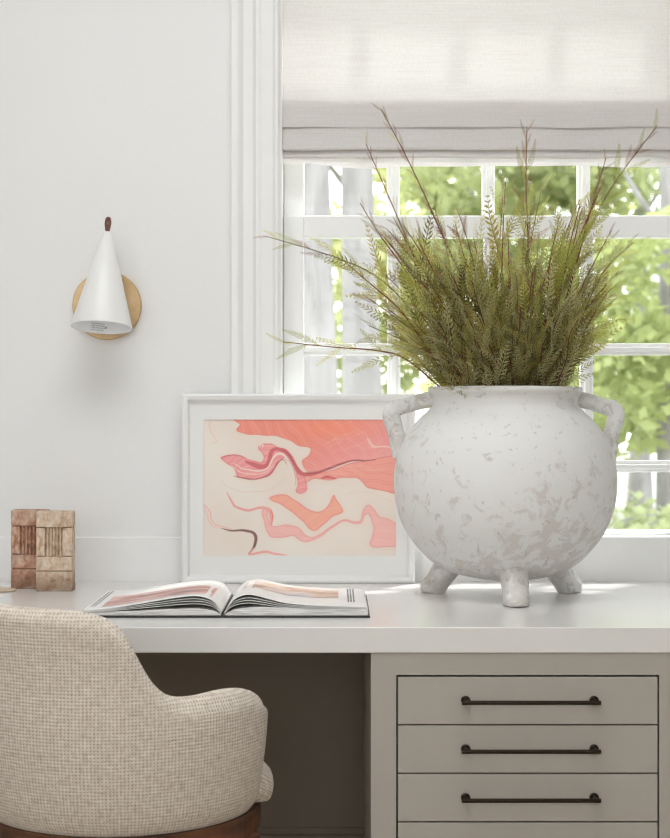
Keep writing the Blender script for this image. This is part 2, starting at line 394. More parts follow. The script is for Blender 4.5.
def sash(name, z0, z1, y0, rows, bot, top):
    x0, x1 = WX0+.007, WX1-.007; y1 = y0+.036
    f = MB().box(x0, -.0665, y0, y1, z0, z1).box(.732, x1, y0, y1, z0, z1).box(-.0665, .732, y0, y1, z0, z0+bot).box(-.0665, .732, y0, y1, z1-top, z1)
    wpart(f, name, M['trim'], bevel=.002)
    g0, g1 = z0+bot, z1-top
    zs = rows
    mu = MB()
    def bar(xa, xb, za, zb, vert):
        mu.box(xa, xb, y0+.010, y0+.028, za, zb)
        if vert: mu.box(xa+.008, xb-.008, y0+.002, y1-.002, za, zb)
        else: mu.box(xa, xb, y0+.002, y1-.002, za+.008, zb-.008)
    xsv = [.126+i*.206 for i in range(3)]
    for xc in xsv: bar(xc-.0135, xc+.0135, g0, g1, True)
    ed = [-.0665] + [v for xc in xsv for v in (xc-.0135, xc+.0135)] + [.732]
    for zc in zs:
        for i in range(0, len(ed), 2): bar(ed[i], ed[i+1], zc-.0125, zc+.0125, False)
        for xc in xsv:
            mu.box(xc-.0135, xc-.0055, y0+.002, y0+.010, zc-.0045, zc+.0045); mu.box(xc+.0055, xc+.0135, y0+.002, y0+.010, zc-.0045, zc+.0045)
    wpart(mu, 'muntins', M['trim'], bevel=.0015)
    xe = [-.0665] + xsv + [.732]; ze = [g0] + zs + [g1]
    for i in range(4):
        for j in range(len(ze)-1):
            a = xe[i] + (.0135 if i else 0); b_ = xe[i+1] - (.0135 if i < 3 else 0)
            c_ = ze[j] + (.0125 if j else 0); d = ze[j+1] - (.0125 if j < len(ze)-2 else 0)
            wpart(MB().box(a-.003, b_+.003, y0+.0175, y0+.0205, c_-.003, d+.003), 'pane', M['glass'])
sash('lower_sash', WZ0-.0, 1.521, .055, [.987, 1.237], .004, .046)
sash('upper_sash', 1.486, 2.203, .095, [1.735, 1.965], .040, .05)
# stool on top of the backsplash, and outer sill
wpart(MB().box(WX0, WX1, 0, .056, WZ0-.03, WZ0-.0), 'stool', M['trim'], bevel=.003)
wpart(MB().box(WX0-.04, WX1+.04, .056, WT+.05, WZ0-.05, WZ0-.001), 'outer_sill', M['trim'], bevel=.003)
def plain_window(name, axis, fixed, a0, a1, z0, z1, nx, nz):
    w = tag(empty(name, (0, 0, 0)), kind='structure'); f = MB()
    def bx(p, q, za, zb, d):
        if axis == 'x': f.box(p, q, fixed-d, fixed+d, za, zb)
        else: f.box(fixed-d, fixed+d, p, q, za, zb)
    t = .06
    bx(a0, a0+t, z0, z1, .03); bx(a1-t, a1, z0, z1, .03); bx(a0, a1, z0, z0+t, .03); bx(a0, a1, z1-t, z1, .03)
    for i in range(1, nx): c_ = a0+(a1-a0)*i/nx; bx(c_-.013, c_+.013, z0, z1, .015)
    for i in range(1, nz): c_ = z0+(z1-z0)*i/nz; bx(a0, a1, c_-.013, c_+.013, .015)
    f.build('window_frame', M['trim'], w)
    g = MB()
    if axis == 'x': g.box(a0+.03, a1-.03, fixed-.002, fixed+.002, z0+.03, z1-.03)
    else: g.box(fixed-.002, fixed+.002, a0+.03, a1-.03, z0+.03, z1-.03)
    g.build('pane', M['glass'], w)
plain_window('window_2', 'y', XL-.05, *LW, 3, 4)
plain_window('window_3', 'x', YF-.05, *FW, 4, 4)

# white backsplash along the desk, kneehole panel, baseboard
tag(MB().box(XL, XR, -.011, 0, .745, WZ0).build('trim_1', M['trim'], bevel=.002), 'white backsplash strip behind the desk', kind='structure')
tag(MB().box(XL, .075, -.009, 0, .0, .745).build('trim_2', M['panel']), kind='structure')
bb = MB().box(XL, .068, -.024, -.009, 0, .205).box(XL, .068, -.020, -.009, .205, .222).box(XL, .068, -.014, -.009, .222, .236)
tag(bb.build('baseboard_back', M['panel'], bevel=.002), kind='structure')

# ------------------------------------------------------------------ desk worktop
top = MB().box(XL+.004, 1.62, -.702, -.0115, .707, .75).build('desk_worktop', M['desk'], bevel=.0022, seg=3)
tag(top, 'long white lacquered desk worktop running below the window', 'desk')

# ------------------------------------------------------------------ drawer cabinet
CX0, CX1, CY0 = .0596, .5835, -.699
cab = tag(empty('drawer_cabinet', ((CX0+CX1)/2, -.35, 0)), 'greige cabinet with slim drawers under the right end of the desk', 'cabinet')
def cpart(mb, name, mat, parent=cab, **k):
    o = mb.build(name, mat, **k); o.parent = parent
    base = Vector((0, 0, 0)); p = parent
    while p: base += p.location; p = p.parent
    o.matrix_parent_inverse = Matrix.Translation(-base); return o
rows = [(.588, .6675), (.5075, .5868), (.4270, .5063), (.120, .4258)]
DX0, DX1 = .1043, .5350
body = MB()
body.box(CX0, CX0+.018, CY0+.02, -.012, .09, .7065).box(CX1-.018, CX1, CY0+.02, -.012, .09, .7065)
body.box(CX0, CX1, -.03, -.012, .09, .7065).box(CX0, CX1, CY0+.02, -.012, .09, .108)
body.box(CX0+.01, CX1-.01, CY0+.07, CY0+.085, 0, .09).box(CX0+.018, CX1-.018, CY0+.02, -.03, .69, .7065)
g = .0028
body.box(CX0, DX0-g, CY0, CY0+.02, .09, .7065).box(DX1+g, CX1, CY0, CY0+.02, .09, .7065)
body.box(DX0-g, DX1+g, CY0, CY0+.02, .6675+g, .7065).box(DX0-g, DX1+g, CY0, CY0+.02, .09, .12-g)
body.box(CX0+.01, CX1-.01, -.04, -.012, 0, .09)
cpart(body, 'body', M['greige'])
cpart(MB().box(DX0-.01, DX1+.01, CY0+.021, CY0+.024, .11, .68), 'drawer_gap_shade', M['shadow_gap'])  # near-black sheet standing for the shade in the drawer gaps
for i, (z0, z1) in enumerate(rows):
    dr = cpart(MB().box(DX0, DX1, CY0+.0005, CY0+.0185, z0+.0006, z1-.0006), 'drawer', M['greige'], bevel=.0008)
    if i < 3:
        zc = z0 + .0402; h = MB()
        for xc in (.2165, .4295):
            h.lathe([(.0001, CY0-.0046), (.0055, CY0-.0046), (.0078, CY0-.003), (.0078, CY0+.0006)], 24, (xc, 0, zc), 'Y')
            h.lathe([(.0042, CY0-.021), (.0042, CY0-.003)], 16, (xc, 0, zc), 'Y', True, True)
        h.tube([(.2085, CY0-.0215, zc), (.4375, CY0-.0215, zc)], .0036, 16)
        hd = h.build('handle', M['bronze'], smooth=False); hd.parent = dr
        hd['label'] = 'dark bronze bar pull'

# ------------------------------------------------------------------ wall sconce
sc = tag(empty('wall_sconce', (-.4764, 0, 1.326)), 'white cone wall sconce with round brass backplate and leather loop', 'sconce')
MB().lathe([(.0001, -.0145), (.0700, -.0145), (.0718, -.0125), (.0718, 0), (.0001, 0)], 64, (0, 0, 0), 'Y').build('backplate', M['brass'], sc)
axis_top = Vector((-.4764+.471+.0, 0, 0))
tilt, L = R(9.5), .2005
shade = MB()
prof_o = [(.0620, 0), (.0622, .002), (.0088, L-.004), (.0070, L-.001), (.0050, L)]
n = 56
shade.lathe([(.0608, .0005), (.0620, 0), (.0622, .002), (.0098, L-.003), (.0080, L-.0005), (.0001, L)], n)
so = shade.build('lamp_shade', M['shade'], sc, smooth=True)
inn = MB().lathe([(.0609, .0004), (.0072, L-.008), (.0001, L-.008)], n).build('shade_lining', M['shade_in'], so, smooth=True)
so.location = (.0032, -.108, -.0509); so.rotation_euler = Euler((R(-10), R(2.0), 0), 'XYZ')
for p in so.data.polygons: p.use_smooth = True
m_ = so.modifiers.new('es', 'EDGE_SPLIT'); m_.split_angle = R(40)
# printed label on the lining (on the far inner side of the shade) : rows of tiny grey marks
lb = MB(); rr = random.Random(3)
for row in range(4):
    zz = .006 + row*.0042; x = -.030
    while x < -.004:
        wd = rr.uniform(.001, .0028)
        rl = .0609 - (zz)*(.0609-.0072)/(L-.008) - .0004
        a0, a1 = x/rl, (x+wd)/rl
        vs = []
        for a, z in ((a0, zz), (a1, zz), (a1, zz+.0016), (a0, zz+.0016)):
            r2 = .0609 - z*(.0609-.0072)/(L-.008) - .0004
            vs.append(lb.bm.verts.new((r2*math.sin(a), r2*math.cos(a), z)))
        lb.bm.faces.new(vs); x += wd + rr.uniform(.0006, .0014)
lb.box(-.002, .002, .0555, .0560, .010, .014)
lb.build('printed_label', M['ink_pale'], so)
lp = catmull([(0, 0, L-.003), (.0026, 0, L+.010), (.0036, 0, L+.020), (.0024, 0, L+.0275), (0, 0, L+.0295), (-.0024, 0, L+.0275), (-.0036, 0, L+.020), (-.0026, 0, L+.010), (0, 0, L-.003)], 6)
MB().tube(lp, .0017, 8, up=(0, 1, 0), squash=1.9).build('leather_loop', M['leather'], so, smooth=True)
ja = MB().tube([(0, -.010, .006), (-.004, -.040, .006), (-.007, -.066, .006)], .0075, 16); ja.build('arm', M['brass'], sc, smooth=True)
MB().lathe([(.0001, .085), (.012, .083), (.017, .07), (.013, .05), (.011, .06), (.011, .12), (.0001, .12)], 24).build('bulb', M['shade_in'], so, smooth=True)

# ------------------------------------------------------------------ framed print
FWD, FHT = .482, .3905
fr = tag(empty('framed_print', (-.0755, -.030, .7503)), 'white framed pink marbled abstract print leaning on the wall', 'picture')
fr.rotation_euler = (R(-.9), 0, 0)       # top leans back to the casing
bw = .0158; fd = .022
f = MB()
hw = FWD/2
def mitre(mb, pts_out, pts_in, y0, y1):
    vo = [mb.bm.verts.new((x, y, z)) for (x, z) in (pts_out + pts_in) for y in (y0, y1)]
mold = MB()
ring = [[(-hw, 0), (hw, 0), (hw, FHT), (-hw, FHT)]]
prof = [(0, 0), (0, -fd), (.004, -fd-.002), (bw-.004, -fd), (bw, -fd+.008), (bw, 0)]   # (inset, y)
rings = []
for ins, y in prof:
    rings.append([mold.bm.verts.new(c) for c in ((-hw+ins, y, ins), (hw-ins, y, ins), (hw-ins, y, FHT-ins), (-hw+ins, y, FHT-ins))])
for i in range(len(rings)):
    a, b_ = rings[i], rings[(i+1) % len(rings)]
    for k in range(4): mold.bm.faces.new([a[k], a[(k+1) % 4], b_[(k+1) % 4], b_[k]])
mold.build('frame', M['frame'], fr)
MB().box(-hw+.003, hw-.003, -.004, -.001, .003, FHT-.003).build('backing', M['frame'], fr)
# print window rectangle inside the mat
S = 1/483.4
px0, px1 = -.0755, 0
def fx(px): return (px-335)*3.31/1600 + .0755
def fz(py): return 1.118 - (py-405)*3.31/1600 - .7503
A0, A1, B0, B1 = fx(203.5), fx(396.2), fz(555.7), fz(419.7)
mt = MB()
y0, y1 = -.0125, -.0105
mt.box(-hw+bw, A0, y0, y1, bw, FHT-bw).box(A1, hw-bw, y0, y1, bw, FHT-bw).box(A0, A1, y0, y1, bw, B0).box(A0, A1, y0, y1, B1, FHT-bw)
mt.build('mat_board', M['mat'], fr)

def make_print():
    nx, nz = 400, 284
    X, Y = np.meshgrid(np.linspace(11.7, 656.6, nx), np.linspace(504, 49.3, nz))
    # slight liquid warp
    wx = 3.0*np.sin(Y/23+X/61)+1.6*np.sin(Y/9.1-X/17); wy = 3.0*np.sin(X/27-Y/45)+1.6*np.sin(X/10.3+Y/13)
    Xw, Yw = X+wx*.6, Y+wy*.6
    sr = lambda r, g, b: np.array(srgb(r, g, b)[:3])
    C = np.ones((nz, nx, 3))*sr(231, 222, 212)
    blot = np.sin(X/90+1)*np.cos(Y/70)+.5*np.sin(X/41-Y/53); C += (blot[..., None])*np.array([-.012, -.03, -.03])
    def smooth_poly(p, n=5): return np.array([v[:2] for v in catmull([(a, b_, 0) for a, b_ in p], n, True)])
    def inside(P):
        ins = np.zeros(X.shape, bool); j = len(P)-1
        for i in range(len(P)):
            xi, yi = P[i]; xj, yj = P[j]
            if yi != yj:
                ins ^= ((yi > Yw) != (yj > Yw)) & (Xw < (xj-xi)*(Yw-yi)/(yj-yi)+xi)
            j = i
        return ins
    def dist(P, W=None):
        d = np.full(X.shape, 1e9); wv_ = np.ones(X.shape)
        for i in range(len(P)-1):
            a = P[i]; b_ = P[i+1]; e = b_-a; L2 = (e**2).sum()+1e-9
            t = np.clip(((Xw-a[0])*e[0]+(Yw-a[1])*e[1])/L2, 0, 1)
            dd = np.hypot(Xw-a[0]-t*e[0], Yw-a[1]-t*e[1])
            if W is not None:
                ww = W[i]*(1-t)+W[i+1]*t; dd = dd/np.maximum(ww, .3)
            d = np.minimum(d, dd)
        return d
    def fill(p, col, edge, ew=3.5, streak=None, alpha=1, halo=True, grad=None):
        P = smooth_poly(p); ins = inside(P); d = dist(np.vstack([P, P[:1]]))
        col = np.array(col)
        a = (np.where(ins, np.clip(d/1.2, 0, 1), 0)*alpha)[..., None]
        K = np.ones(C.shape)*col
        if grad is not None: K = grad(K)
        if streak is not None:
            ang, c2, amt, fr_ = streak
            q = Xw*math.sin(ang)+Yw*math.cos(ang) + 14*np.sin((Xw*math.cos(ang)-Yw*math.sin(ang))/55) + 5*np.sin(X/19+Y/31)
            s = .5+.5*np.sin(q/fr_); s2 = .5+.5*np.sin(q/fr_*2.73+1.3+.6*np.sin(X/33)); s = (s*.5+s2*.5)**1.6
            K = K*(1-(s*amt)[..., None]) + np.array(c2)*(s*amt)[..., None]
        e = np.exp(-(d/ew)**2)[..., None]*.75
        K = K*(1-e)+np.array(edge)*e
        C[:] = C*(1-a)+K*a
        if halo:
            h = np.where(ins, 0, np.exp(-d/9)*.35)[..., None]; C[:] = C*(1-h)+sr(238, 196, 178)*h
    def line(p, w, col, alpha=1, soft=.35, n=6):
        P = np.array([v[:2] for v in catmull([(a, b_, 0) for a, b_ in p], n)])
        W = np.interp(np.linspace(0, 1, len(P)), np.linspace(0, 1, len(w)), w)
        d = dist(P, W); a = (np.clip((1-d)/soft, 0, 1)*alpha)[..., None]
        C[:] = C*(1-a)+np.array(col)*a
    salmon = sr(238, 128, 108); pink = sr(238, 146, 146); rose = sr(226, 98, 112); red = sr(204, 58, 74); deep = sr(140, 34, 44)
    def gradA(K):
        g = np.clip((X-360)/260+(Y-110)/190, 0, 1)[..., None]; o = np.exp(-(((X-440)/120)**2+((Y-80)/32)**2))[..., None]
        K = K*(1-g*.95)+pink*g*.95; return K*(1-o*.75)+sr(250, 132, 92)*o*.75
    fill([(122, 44), (131, 66), (121, 86), (140, 97), (200, 102), (245, 106), (290, 119), (330, 139), (369, 146), (363, 168), (343, 187), (350, 215), (362, 228), (400, 220), (450, 203), (520, 187), (600, 182), (662, 170), (664, 40), (400, 40)],
         salmon, sr(222, 92, 92), 3, (-.95, sr(250, 180, 170), .26, 6.1), grad=gradA)
    fill([(348, 236), (420, 222), (520, 193), (664, 176), (664, 288), (600, 285), (562, 281), (545, 262), (520, 247), (470, 245), (440, 251), (400, 251), (375, 250), (355, 262)],
         sr(243, 160, 142), sr(214, 84, 98), 3, (-.2, sr(232, 118, 130), .4, 4.6))
    fill([(70, 178), (85, 170), (115, 168), (150, 179), (178, 188), (203, 192), (212, 178), (206, 163), (194, 147), (196, 134), (210, 128), (240, 131), (264, 143), (288, 152), (312, 174), (328, 204), (346, 230), (352, 250), (358, 275), (352, 292), (334, 297), (318, 286), (325, 262), (320, 228), (306, 196), (288, 180), (270, 186), (256, 210), (232, 240), (196, 251), (152, 248), (125, 238), (112, 215), (92, 198)],
         sr(236, 138, 142), sr(206, 74, 88), 3, (.35, sr(246, 196, 186), .5, 3.2))
    line([(150, 190), (176, 202), (200, 207), (222, 202), (232, 184), (234, 162), (250, 148), (276, 155), (302, 176), (318, 206), (338, 232), (362, 234), (400, 224), (440, 209), (490, 193), (530, 188), (585, 184)], [3, 9, 10, 9, 9, 8, 7, 7, 6, 7, 8, 8, 6, 5, 4, 2.5, 1.5], red, .85)
    line([(352, 234), (400, 224), (440, 208), (490, 193), (530, 187), (580, 184)], [1, 2, 2, 2, 2.5, 1], deep, .9)
    line([(268, 152), (296, 166), (316, 194), (336, 226)], [1, 2, 2, 1], deep, .8)
    line([(112, 196), (150, 217), (200, 222), (230, 208), (243, 176), (262, 164), (288, 176), (306, 206), (316, 246), (318, 262)], [1, 2.2, 3, 3, 4, 4, 4, 3.5, 4, 1], sr(240, 222, 212), .9)
    line([(105, 205), (140, 228), (190, 234), (228, 222), (248, 196)], [.8, 1.6, 1.6, 1.5, 1], sr(246, 214, 206), .9)
    line([(200, 140), (198, 132), (212, 133), (208, 142)], [1, 2, 2, 1], sr(246, 226, 218), .9)
    line([(115, 236), (150, 247), (192, 250), (225, 239), (250, 212), (262, 190), (280, 184), (291, 200)], [1.5, 2.5, 2.5, 2.5, 2, 2.5, 1.5, .8], sr(168, 44, 54), .85)
    line([(72, 180), (88, 171), (116, 168), (150, 179)], [1, 1.8, 1.8, 1], sr(206, 76, 84), .8)
    line([(290, 180), (308, 205), (320, 240), (318, 268)], [.7, 1.2, 1.2, .8], sr(150, 60, 56), .7)
    line([(402, 248), (425, 240), (452, 244)], [2, 6, 2], red, .85)
    line([(560, 112), (578, 138), (612, 142), (660, 150)], [3, 6, 4, 3], sr(246, 222, 210), .7, .9)
    for k in range(26):   # fine pale hairlines in the big wash
        rk = random.Random(k); a = rk.uniform(390, 600); b_ = rk.uniform(60, 170); l = rk.uniform(30, 80)
        line([(a, b_), (a+l*.5, b_-l*.28), (a+l, b_-l*.38)], [.4, 1.1, .4], sr(250, 200, 186), .45, .9, 4)
    for k in range(14):
        rk = random.Random(90+k); a = rk.uniform(380, 560); b_ = rk.uniform(205, 240); l = rk.uniform(40, 90)
        line([(a, b_), (a+l*.5, b_-5), (a+l, b_-2)], [.4, 1.0, .4], sr(250, 196, 190), .45, .9, 4)
    fill([(230, 316), (255, 300), (285, 299), (320, 317), (350, 338), (385, 357), (415, 350), (435, 325), (449, 299), (460, 316), (476, 350), (470, 362), (440, 378), (415, 400), (385, 420), (360, 410), (336, 382), (300, 352), (268, 334)],
         sr(244, 164, 140), sr(228, 106, 112), 4, (.6, sr(246, 186, 164), .4, 6))
    line([(93, 290), (104, 318), (120, 342), (160, 350), (205, 344), (232, 352), (242, 376), (238, 398)], [1, 4, 4.5, 5.5, 5, 7, 9, 3], sr(232, 142, 142), .9)
    line([(236, 352), (246, 374), (240, 400)], [1.5, 2.5, 1.5], sr(234, 98, 92), .9)
    fill([(208, 352), (226, 348), (232, 380), (246, 404), (300, 401), (330, 410), (348, 428), (374, 440), (402, 428), (440, 403), (480, 383), (515, 386), (536, 382), (544, 348), (560, 334), (580, 350), (602, 374), (640, 386), (664, 412), (664, 468), (620, 475), (576, 473), (564, 460), (574, 440), (580, 412), (574, 384), (562, 366), (550, 374), (541, 394), (520, 396), (480, 391), (440, 414), (402, 440), (360, 459), (330, 452), (310, 441), (280, 443), (240, 443), (224, 420), (214, 386)],
         sr(241, 178, 172), sr(230, 126, 132), 3.5, (.2, sr(246, 200, 190), .4, 6))
    line([(12, 334), (28, 356), (36, 388), (60, 406), (110, 419)], [4, 5, 5, 4, 2], sr(240, 208, 198), .9)
    line([(12, 330), (32, 352), (40, 386), (64, 403), (110, 416)], [.8, 1.2, 1.2, 1.2, .8], sr(214, 140, 124), .8)
    line([(12, 340), (24, 362), (32, 394), (60, 411)], [.8, 1.2, 1.2, .8], sr(224, 160, 146), .8)
    line([(72, 413), (112, 421), (158, 421), (178, 426), (187, 444), (183, 466), (170, 488), (162, 498)], [.8, 3.5, 5, 6, 6, 5.5, 3.5, 2], sr(112, 54, 46), 1)
    line([(178, 478), (166, 498), (184, 497), (226, 489), (258, 496), (300, 503)], [1.5, 5, 5, 4.5, 4.5, 2], sr(238, 150, 146), .9)
    line([(41, 50), (30, 70), (44, 104), (56, 122), (34, 132)], [1.6, 2, 1.6, 1.8, .8], sr(238, 198, 178), .9)
    line([(60, 250), (110, 280), (180, 292), (240, 282), (284, 240)], [.7, 1, 1, 1, .7], sr(226, 186, 172), .7)
    line([(480, 300), (540, 292), (600, 306), (650, 330)], [.7, 1, 1, .7], sr(228, 196, 184), .7)
    C[:] = np.clip(C*.88+.12*sr(238, 222, 212), 0, 1)
    xs = np.linspace(A0-.001, A1+.001, nx); zs = np.linspace(B0-.001, B1+.001, nz)
    vx, vz = np.meshgrid(xs, zs)
    co = np.stack([vx, np.full_like(vx, -.0100), vz], -1).reshape(-1, 3)
    idx = np.arange(nx*nz).reshape(nz, nx)
    q = np.stack([idx[:-1, :-1], idx[:-1, 1:], idx[1:, 1:], idx[1:, :-1]], -1).reshape(-1, 4)
    me = bpy.data.meshes.new('print'); me.from_pydata(co.tolist(), [], q.tolist())
    at = me.color_attributes.new('ink', 'FLOAT_COLOR', 'POINT')
    at.data.foreach_set('color', np.concatenate([C.reshape(-1, 3), np.ones((nx*nz, 1))], 1).astype(np.float32).ravel())
    m, nt, b = new_mat('marbled_ink'); va = N(nt, 'ShaderNodeVertexColor', layer_name='ink')
    nt.links.new(va.outputs['Color'], b.inputs['Base Color']); b.inputs['Roughness'].default_value = .6
    me.materials.append(m)
    o = bpy.data.objects.new('marbled_print', me); COL.objects.link(o); o.parent = fr
make_print()

# ------------------------------------------------------------------ footed pot
VX, VY = .3267, -.277
pot = tag(empty('footed_pot', (VX, VY, .75)), 'large chipped white plaster pot with two handles and three feet', 'pot')
prof = [(.0001, .034), (.05, .036), (.085, .042), (.112, .051), (.144, .070), (.178, .1075), (.2005, .146), (.2105, .184), (.2135, .215), (.2125, .240), (.2055, .278), (.188, .314), (.167, .340), (.150, .356), (.1410, .366), (.1395, .378), (.1415, .386), (.1450, .391), (.1475, .396), (.1465, .4015), (.142, .4035), (.136, .402), (.131, .395), (.129, .375), (.135, .35), (.165, .31), (.185, .26), (.195, .215), (.185, .16), (.15, .10), (.09, .06), (.0001, .055)]
pb = catmull([(r, 0, z) for r, z in prof], 3)
bm_ = MB().lathe([(max(p.x, .0001), p.z) for p in pb], 96)
for v in bm_.bm.verts:
    nn = mnoise.noise(v.co*9)*.0016 + mnoise.noise(v.co*26)*.0007
    d = Vector((v.co.x, v.co.y, 0)); r_ = d.length
    if r_ > .02: v.co += d/r_*nn; v.co.z += mnoise.noise(v.co*14)*.0008
po = bm_.build('body', M['plaster'], pot, smooth=True)
def pot_piece(name, pts, rads, squash=1.0, up=(0, 1, 0), n=6, seg=16):
    pp = catmull(pts, n); rr_ = np.interp(np.linspace(0, 1, len(pp)), np.linspace(0, 1, len(rads)), rads)
    mb = MB().tube(pp, list(rr_), seg, True, squash, up)
    for v in mb.bm.verts: v.co += Vector((mnoise.noise(v.co*40), mnoise.noise(v.co*40+Vector((9, 1, 3))), mnoise.noise(v.co*40+Vector((3, 7, 1)))))*.0013
    return mb.build(name, M['plaster_worn'], pot, smooth=True, bevel=0)
hp = [(-.134, 0, .381), (-.165, 0, .374), (-.195, 0, .3655), (-.2105, 0, .3615), (-.2175, 0, .352), (-.2165, 0, .338), (-.210, 0, .316), (-.203, 0, .292), (-.196, 0, .272)]
pot_piece('handle', hp, [.0135, .0125, .0125, .0138, .0145, .0138, .013, .0145, .018], 1.2)
hp = [(.134, 0, .381), (.162, 0, .374), (.190, 0, .3655), (.2060, 0, .3605), (.2130, 0, .350), (.2110, 0, .335), (.204, 0, .310), (.199, 0, .286), (.193, 0, .266)]
pot_piece('handle', hp, [.0135, .0125, .0125, .0138, .0145, .0138, .013, .0145, .019], 1.2)
for a in (-88, 27, 153):
    ca, sa = math.cos(R(a)), math.sin(R(a))
    pot_piece('foot', [(ca*.095, sa*.095, .095), (ca*.117, sa*.117, .056), (ca*.137, sa*.137, .028), (ca*.152, sa*.152, .007), (ca*.154, sa*.154, .0005)], [.033, .028, .0245, .0255, .018], 1.0, (0, 0, 1), 4)
fill_ = MB().lathe([(.0001, .375), (.08, .372), (.1285, .366)], 40).build('foam_filling', M['soil'], pot)

# ------------------------------------------------------------------ fine-leaved branches in the pot
def frond_mesh(seed, n=16, droop=.25, ll=.15, mat='frond_olive', curl=0):
    r = random.Random(seed); vs, fs = [], []
    side = r.choice((-1, 1))*r.uniform(.05, .18)
    def pt(t): return Vector((side*t*t, -droop*t*t*.6, t*(1-.12*droop*t)))
    # rachis: three-sided tapering bar
    K = 6
    for i in range(K+1):
        t = i/K; p = pt(t); rr_ = .0085*(1-t)+.003
        for k in range(3):
            a = 2*math.pi*k/3; vs.append(p+Vector((math.cos(a)*rr_, math.sin(a)*rr_, 0)))
    for i in range(K):
        for k in range(3):
            fs.append((i*3+k, i*3+(k+1) % 3, i*3+3+(k+1) % 3, i*3+3+k))
    for i in range(n):
        t = .05+.95*(i+.5)/n
        prof_ = min(1, .45+t*2.2)*(1-t**2.6*.78)
        p = pt(t); tan = (pt(min(1, t+.02))-pt(t-.02)).normalized()
        for s_ in (-1, 1):
            l = ll*prof_*r.uniform(.85, 1.12); ang = R(r.uniform(44, 58))-t*.25
            nor = Vector((0, 1, 0)); lat = tan.cross(nor).normalized()*s_
            d = (tan*math.cos(ang)+lat*math.sin(ang)-nor*r.uniform(-.05, .28)).normalized()
            w_ = tan.cross(d).cross(d).normalized()*(.0140*(.65+.35*prof_))
            q0 = p; q1 = p+d*l*.5+nor*l*.05; q2 = p+d*l+tan*l*.12
            b0 = len(vs); vs += [q0, q1+w_, q2, q1-w_]; fs.append((b0, b0+1, b0+2, b0+3))
    me = bpy.data.meshes.new('leaf_frond'); me.from_pydata([tuple(v) for v in vs], [], fs); me.materials.append(M[mat]); return me
FR = {k: [frond_mesh(i*7+j, n=11+i % 2, droop=.1+.12*i, mat=k) for i in range(4)] for j, k in enumerate(('frond_olive', 'frond_green', 'frond_silver', 'frond_dark', 'frond_red'))}
BMIN = Vector((0, 0, 0))
def px3(px, py, depth):
    """a point at that distance from the lens (used only to size and place stems at authoring time)"""
    return Vector(((px-335)*depth/FPX, CAMY+depth, CAMZ-(py-405)*depth/FPX))
def branch(path, label, group, palette, f_len, step, start=.3, r0=.0019, spread=.6, tipred=False, seed=0, n_max=24):
    r = random.Random(seed); P = catmull(path, 8)
    root = empty('leafy_branch', P[0]); tag(root, label, 'branch', group)
    loc = [p-P[0] for p in P]
    radii = list(np.linspace(r0, .0007, len(P)))
    MB().tube(loc, radii, 5).build('stem', M['stem'] if r.random() < .75 else M['stem_green'], root, smooth=True)
    cum = [0]
    for a, b_ in zip(P, P[1:]): cum.append(cum[-1]+(b_-a).length)
    Lt = cum[-1]; s = Lt*start; k = 0; phi = r.uniform(0, 6.28)
    while s < Lt and k < n_max:
        i = max(1, next((j for j, c_ in enumerate(cum) if c_ >= s), len(cum)-1)); tt = (s-cum[i-1])/(cum[i]-cum[i-1]+1e-9)
        p = loc[i-1].lerp(loc[i], tt); tan = (loc[i]-loc[i-1]).normalized()
        phi += 2.4+r.uniform(-.4, .4)
        ref = Vector((0, 1, 0)) if abs(tan.y) < .8 else Vector((1, 0, 0))
        u = tan.cross(ref).normalized(); v = tan.cross(u)
        fpos = s/Lt
        a = spread*(1-.25*fpos)*r.uniform(.7, 1.25)
        d = (tan*math.cos(a)+(u*math.cos(phi)+v*math.sin(phi)*.8)*math.sin(a)).normalized()
        key = r.choice(palette)
        if tipred and fpos > .72 and r.random() < .6: key = 'frond_red'
        ln = f_len*r.uniform(.75, 1.2)*(1-.48*max(0, fpos-.5)*2)*(.75 if key == 'frond_red' else 1)
        if fpos > .88: ln = min(ln, .042 if key != 'frond_red' else .03)
        wpos = P[0]+p
        me = r.choice(FR[key])
        o = bpy.data.objects.new('leaf_frond', me); COL.objects.link(o); o.parent = root
        # frame: z along d, y roughly away from the camera-facing side with random roll
        zax = d; yref = Vector((r.uniform(-.7, .7), 1, r.uniform(-.3, .5)))
        xax = yref.cross(zax).normalized(); yax = zax.cross(xax)
        Mx = Matrix((xax, yax, zax)).transposed().to_4x4()
        end = wpos + d*ln
        if end.y > -.006: ln *= max(.3, (-.006-wpos.y)/(end.y-wpos.y+1e-9))
        o.matrix_local = Matrix.Translation(p) @ Mx @ Matrix.Diagonal((ln*r.choice((-1, 1))*1.0, ln, ln, 1))
        s += step*r.uniform(.75, 1.25)*(1 if fpos < .75 else .75); k += 1
    return root
ctr = Vector((VX, VY, 1.118))
def base_pt(r, rad=.10, ang=None):
    a = r.uniform(0, 2*math.pi) if ang is None else ang; q = rad*math.sqrt(r.uniform(.05, 1))
    return Vector((VX+q*math.cos(a), VY+q*math.sin(a), 1.122))
def grow(base, tip, bow=.25, r=None):
    """a stem that rises steeply, then leans out to its tip"""
    mid = base.lerp(tip, .5); up = Vector((base.x+(tip.x-base.x)*.36, base.y+(tip.y-base.y)*.36, mid.z+bow*.1*abs(tip.z-base.z)))
    jit = Vector((r.uniform(-.012, .012), r.uniform(-.012, .012), 0)) if r else Vector((0, 0, 0))
    return [base, base.lerp(up, .5)+jit*.5, up+jit, tip.lerp(up, .45)+Vector((0, 0, .006)), tip]
OL, GR, SI, DK, RE = 'frond_olive', 'frond_green', 'frond_silver', 'frond_dark', 'frond_red'
Z = lambda x, y, d=3.05: px3(x, y, d)
B = lambda dx, dy: Vector((VX+dx, VY+dy, 1.12))
